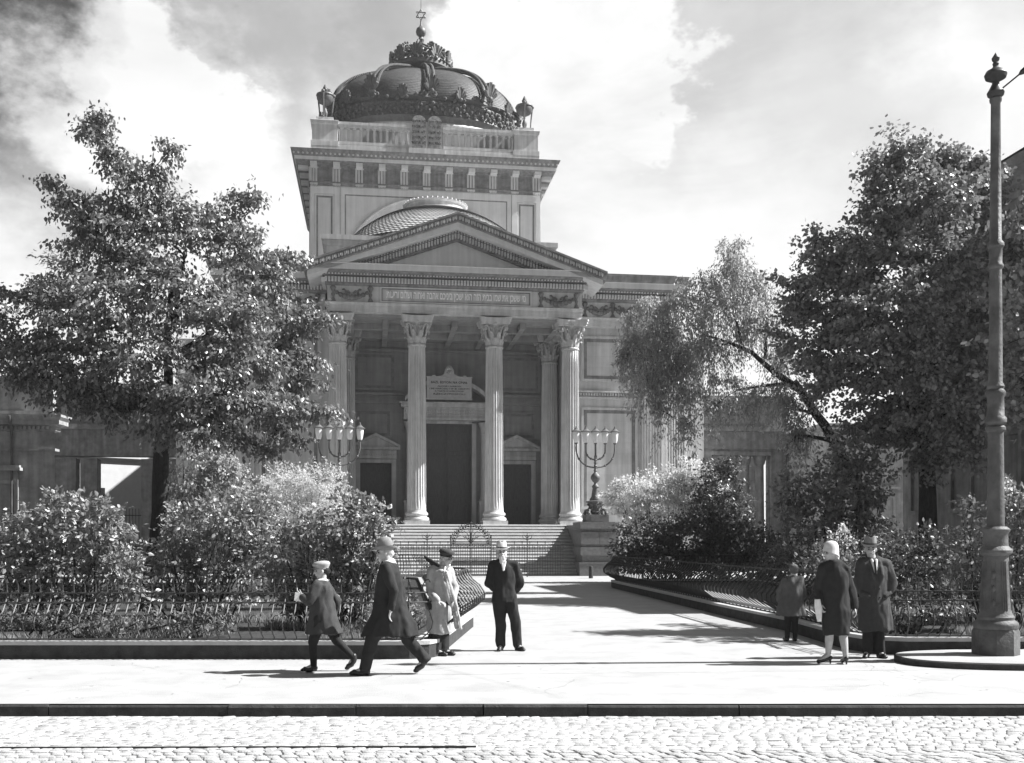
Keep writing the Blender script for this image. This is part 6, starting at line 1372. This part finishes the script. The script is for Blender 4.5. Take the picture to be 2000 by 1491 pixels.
# --- 6 woman in dark coat
e = person(1634, 1297, 14.6, 'person in a pale cloche hat and dark long coat walking away, head turned left')
J = dict(head=(-.085, -.01, 1.555), neck=(-.04, 0, 1.42), chest=(-.04, 0, 1.23), pelvis=(-.01, 0, .87), shoulder=[(-.20, .0, 1.34), (.12, .0, 1.33)], elbow=[(-.26, .05, 1.05), (.22, .06, 1.04)], wrist=[(-.235, -.02, .84), (.245, -.02, .79)],
         hip=[(-.09, 0, .82), (.07, 0, .82)], knee=[(-.10, -.01, .46), (.09, .02, .46)], ankle=[(-.11, .03, .13), (.115, -.04, .12)], toe=[(-.24, .05, .03), (.11, .10, .03)])
L_, bo = body(e, J, R(-78), R(165), .96, hands=((.9, -1), (.6, 1))); face_marks(L_, e, bo, .96); hat(e, L_, 'felt_pale', crown=.1, kind='cloche')
hairblob(e, L_, 'hair_white', [(0, -.075, -.05, (.06, .04, .045)), (.0, -.085, -.085, (.045, .035, .035))])
coat(e, J, 'wool_black', R(165), [(.41, -.005, 0, .185, .15), (.55, -.005, 0, .19, .155), (.75, -.005, 0, .195, .155), (.95, -.02, 0, .18, .145), (1.15, -.04, 0, .19, .145), (1.30, -.045, 0, .185, .125), (1.39, -.045, 0, .12, .10), (1.45, -.045, 0, .08, .08)], .97, (.078, .068, .056), fa=.02,
     extra=lambda b: (ell(b, (-.045, 0, 1.43), (.10, .095, .04)),))
b = MB()
for i in (0, 1): kn, an, to = (V_(J[k][i]) for k in ('knee', 'ankle', 'toe')); k2 = kn.lerp(an, .35); caps(b, kn, .058, k2, .060); caps(b, k2, .060, an, .037); caps(b, an, .037, an.lerp(to, .5), .033)
fuse(b, 'stockings', M_['stocking'], e, .008, 2)
for i in (0, 1):
    b = MB(); an, to = V_(J['ankle'][i]), V_(J['toe'][i]); ax = (to-an); h = V_((an.x, an.y, .085))-V_((ax.x, ax.y, 0)).normalized()*.03; mid = h.lerp(to, .55)
    caps(b, h, .033, mid, .032); caps(b, mid, .034, to, .030); caps(b, h, .018, V_((h.x, h.y, .012)), .013); fuse(b, 'shoe', M_['leather'], e, .0065, 1)
pp = empty('paper_roll', tuple(V_(e.location)+V_((-.265, -.05, .60))), 0, 'white parcel held low in the left hand of the person in the dark coat', 'parcel')
b = MB(); b.tube([(0.01, 0, 0), (.0, 0, .1), (-.01, 0, .2), (-.02, 0, .31)], [.03, .045, .05, .04], 12); b.build('wrapping', M_['paper'], pp, smooth=50)
# --- 7 man in overcoat
e = person(1706, 1286, 15.4, 'person in a felt hat and long dark overcoat standing with hands in pockets')
J = dict(head=(-.05, -.02, 1.60), neck=(-.02, 0, 1.47), chest=(.0, 0, 1.27), pelvis=(.0, 0, .90), shoulder=[(-.17, -.02, 1.38), (.19, .02, 1.38)], elbow=[(-.22, .0, 1.09), (.27, .0, 1.10)], wrist=[(-.15, -.04, .95), (.15, -.04, .94)],
         hip=[(-.08, 0, .86), (.08, 0, .86)], knee=[(-.09, -.02, .48), (.08, -.01, .48)], ankle=[(-.09, .02, .085), (.09, .02, .085)], toe=[(-.16, -.11, .03), (.12, -.13, .03)])
L_, bo = body(e, J, R(-14), R(2), 1.03, hands=((.6, 1), (.6, -1)), hvec=((.3, -.05, -1), (-.3, -.05, -1))); face_marks(L_, e, bo, 1.03); hat(e, L_, 'felt_grey', brim=.15, crown=.096, h=.135, s=1.05)
hairblob(e, L_, 'hair_dark', [(0, -.06, -.01, (.068, .04, .05)), (.066, -.015, .005, (.014, .025, .03)), (-.066, -.015, .005, (.014, .025, .03))])
def ex7(b):
    for s in (-1, 1): caps(b, (-.01+s*.075, -.075, 1.42), .03, (.0+s*.07, -.145, 1.22), .034); caps(b, (.0+s*.07, -.145, 1.22), .034, (.02, -.165, 1.04), .016)
    for s in (-1, 1): caps(b, (s*.13, -.165, .92), .03, (s*.2, -.13, .96), .03)
coat(e, J, 'wool_dark', R(2), [(.40, .02, 0, .26, .19), (.55, .02, 0, .25, .185), (.75, .015, 0, .235, .175), (.95, .01, 0, .22, .165), (1.15, .0, 0, .215, .16), (1.34, -.005, 0, .205, .13), (1.42, -.01, 0, .13, .1), (1.47, -.015, 0, .075, .07)], 1.05, (.09, .085, .075), fa=.05, extra=ex7, fold=.026)
trousers(e, J, 'wool_black', 1.0, 1.0); shoes(e, J)
b = MB(); caps(b, (-.055, -.085, 1.445), .022, (-.02, -.14, 1.26), .014); caps(b, (.01, -.085, 1.445), .022, (-.012, -.14, 1.26), .014); fuse(b, 'shirt_front', M_['linen'], e, .007, 1)
b = MB(); b.tube([(-.02, -.112, 1.43), (-.02, -.135, 1.37), (-.016, -.158, 1.24)], [.012, .016, .02], 8); b.build('tie', M_['wool_black'], e, smooth=50)
b = MB()
for k in range(4): b.ball((.035, -.172-.004*k, 1.03-.13*k), .013, 8, 5, (1, .5, 1)); b.ball((-.04, -.172-.004*k, 1.03-.13*k), .013, 8, 5, (1, .5, 1))
b.build('buttons', M_['leather'], e)

# ------------------------------------------------------------------ thin haze added to lift the blacks
hm = bpy.data.materials.new('black_lift_haze'); hm.use_nodes = True; ht = hm.node_tree; ht.nodes.clear()
ho = ht.nodes.new('ShaderNodeOutputMaterial'); hv = ht.nodes.new('ShaderNodeVolumePrincipled')
hv.inputs['Color'].default_value = (.9, .9, .9, 1); hv.inputs['Density'].default_value = .00035; hv.inputs['Anisotropy'].default_value = .25
ht.links.new(hv.outputs[0], ho.inputs['Volume'])
b = MB(); b.box(-420, 420, -80, 720, -1.2, 58); tag(b.build('haze', hm), 'thin pale haze added over the whole square to lift the blacks', 'haze', kind='stuff')
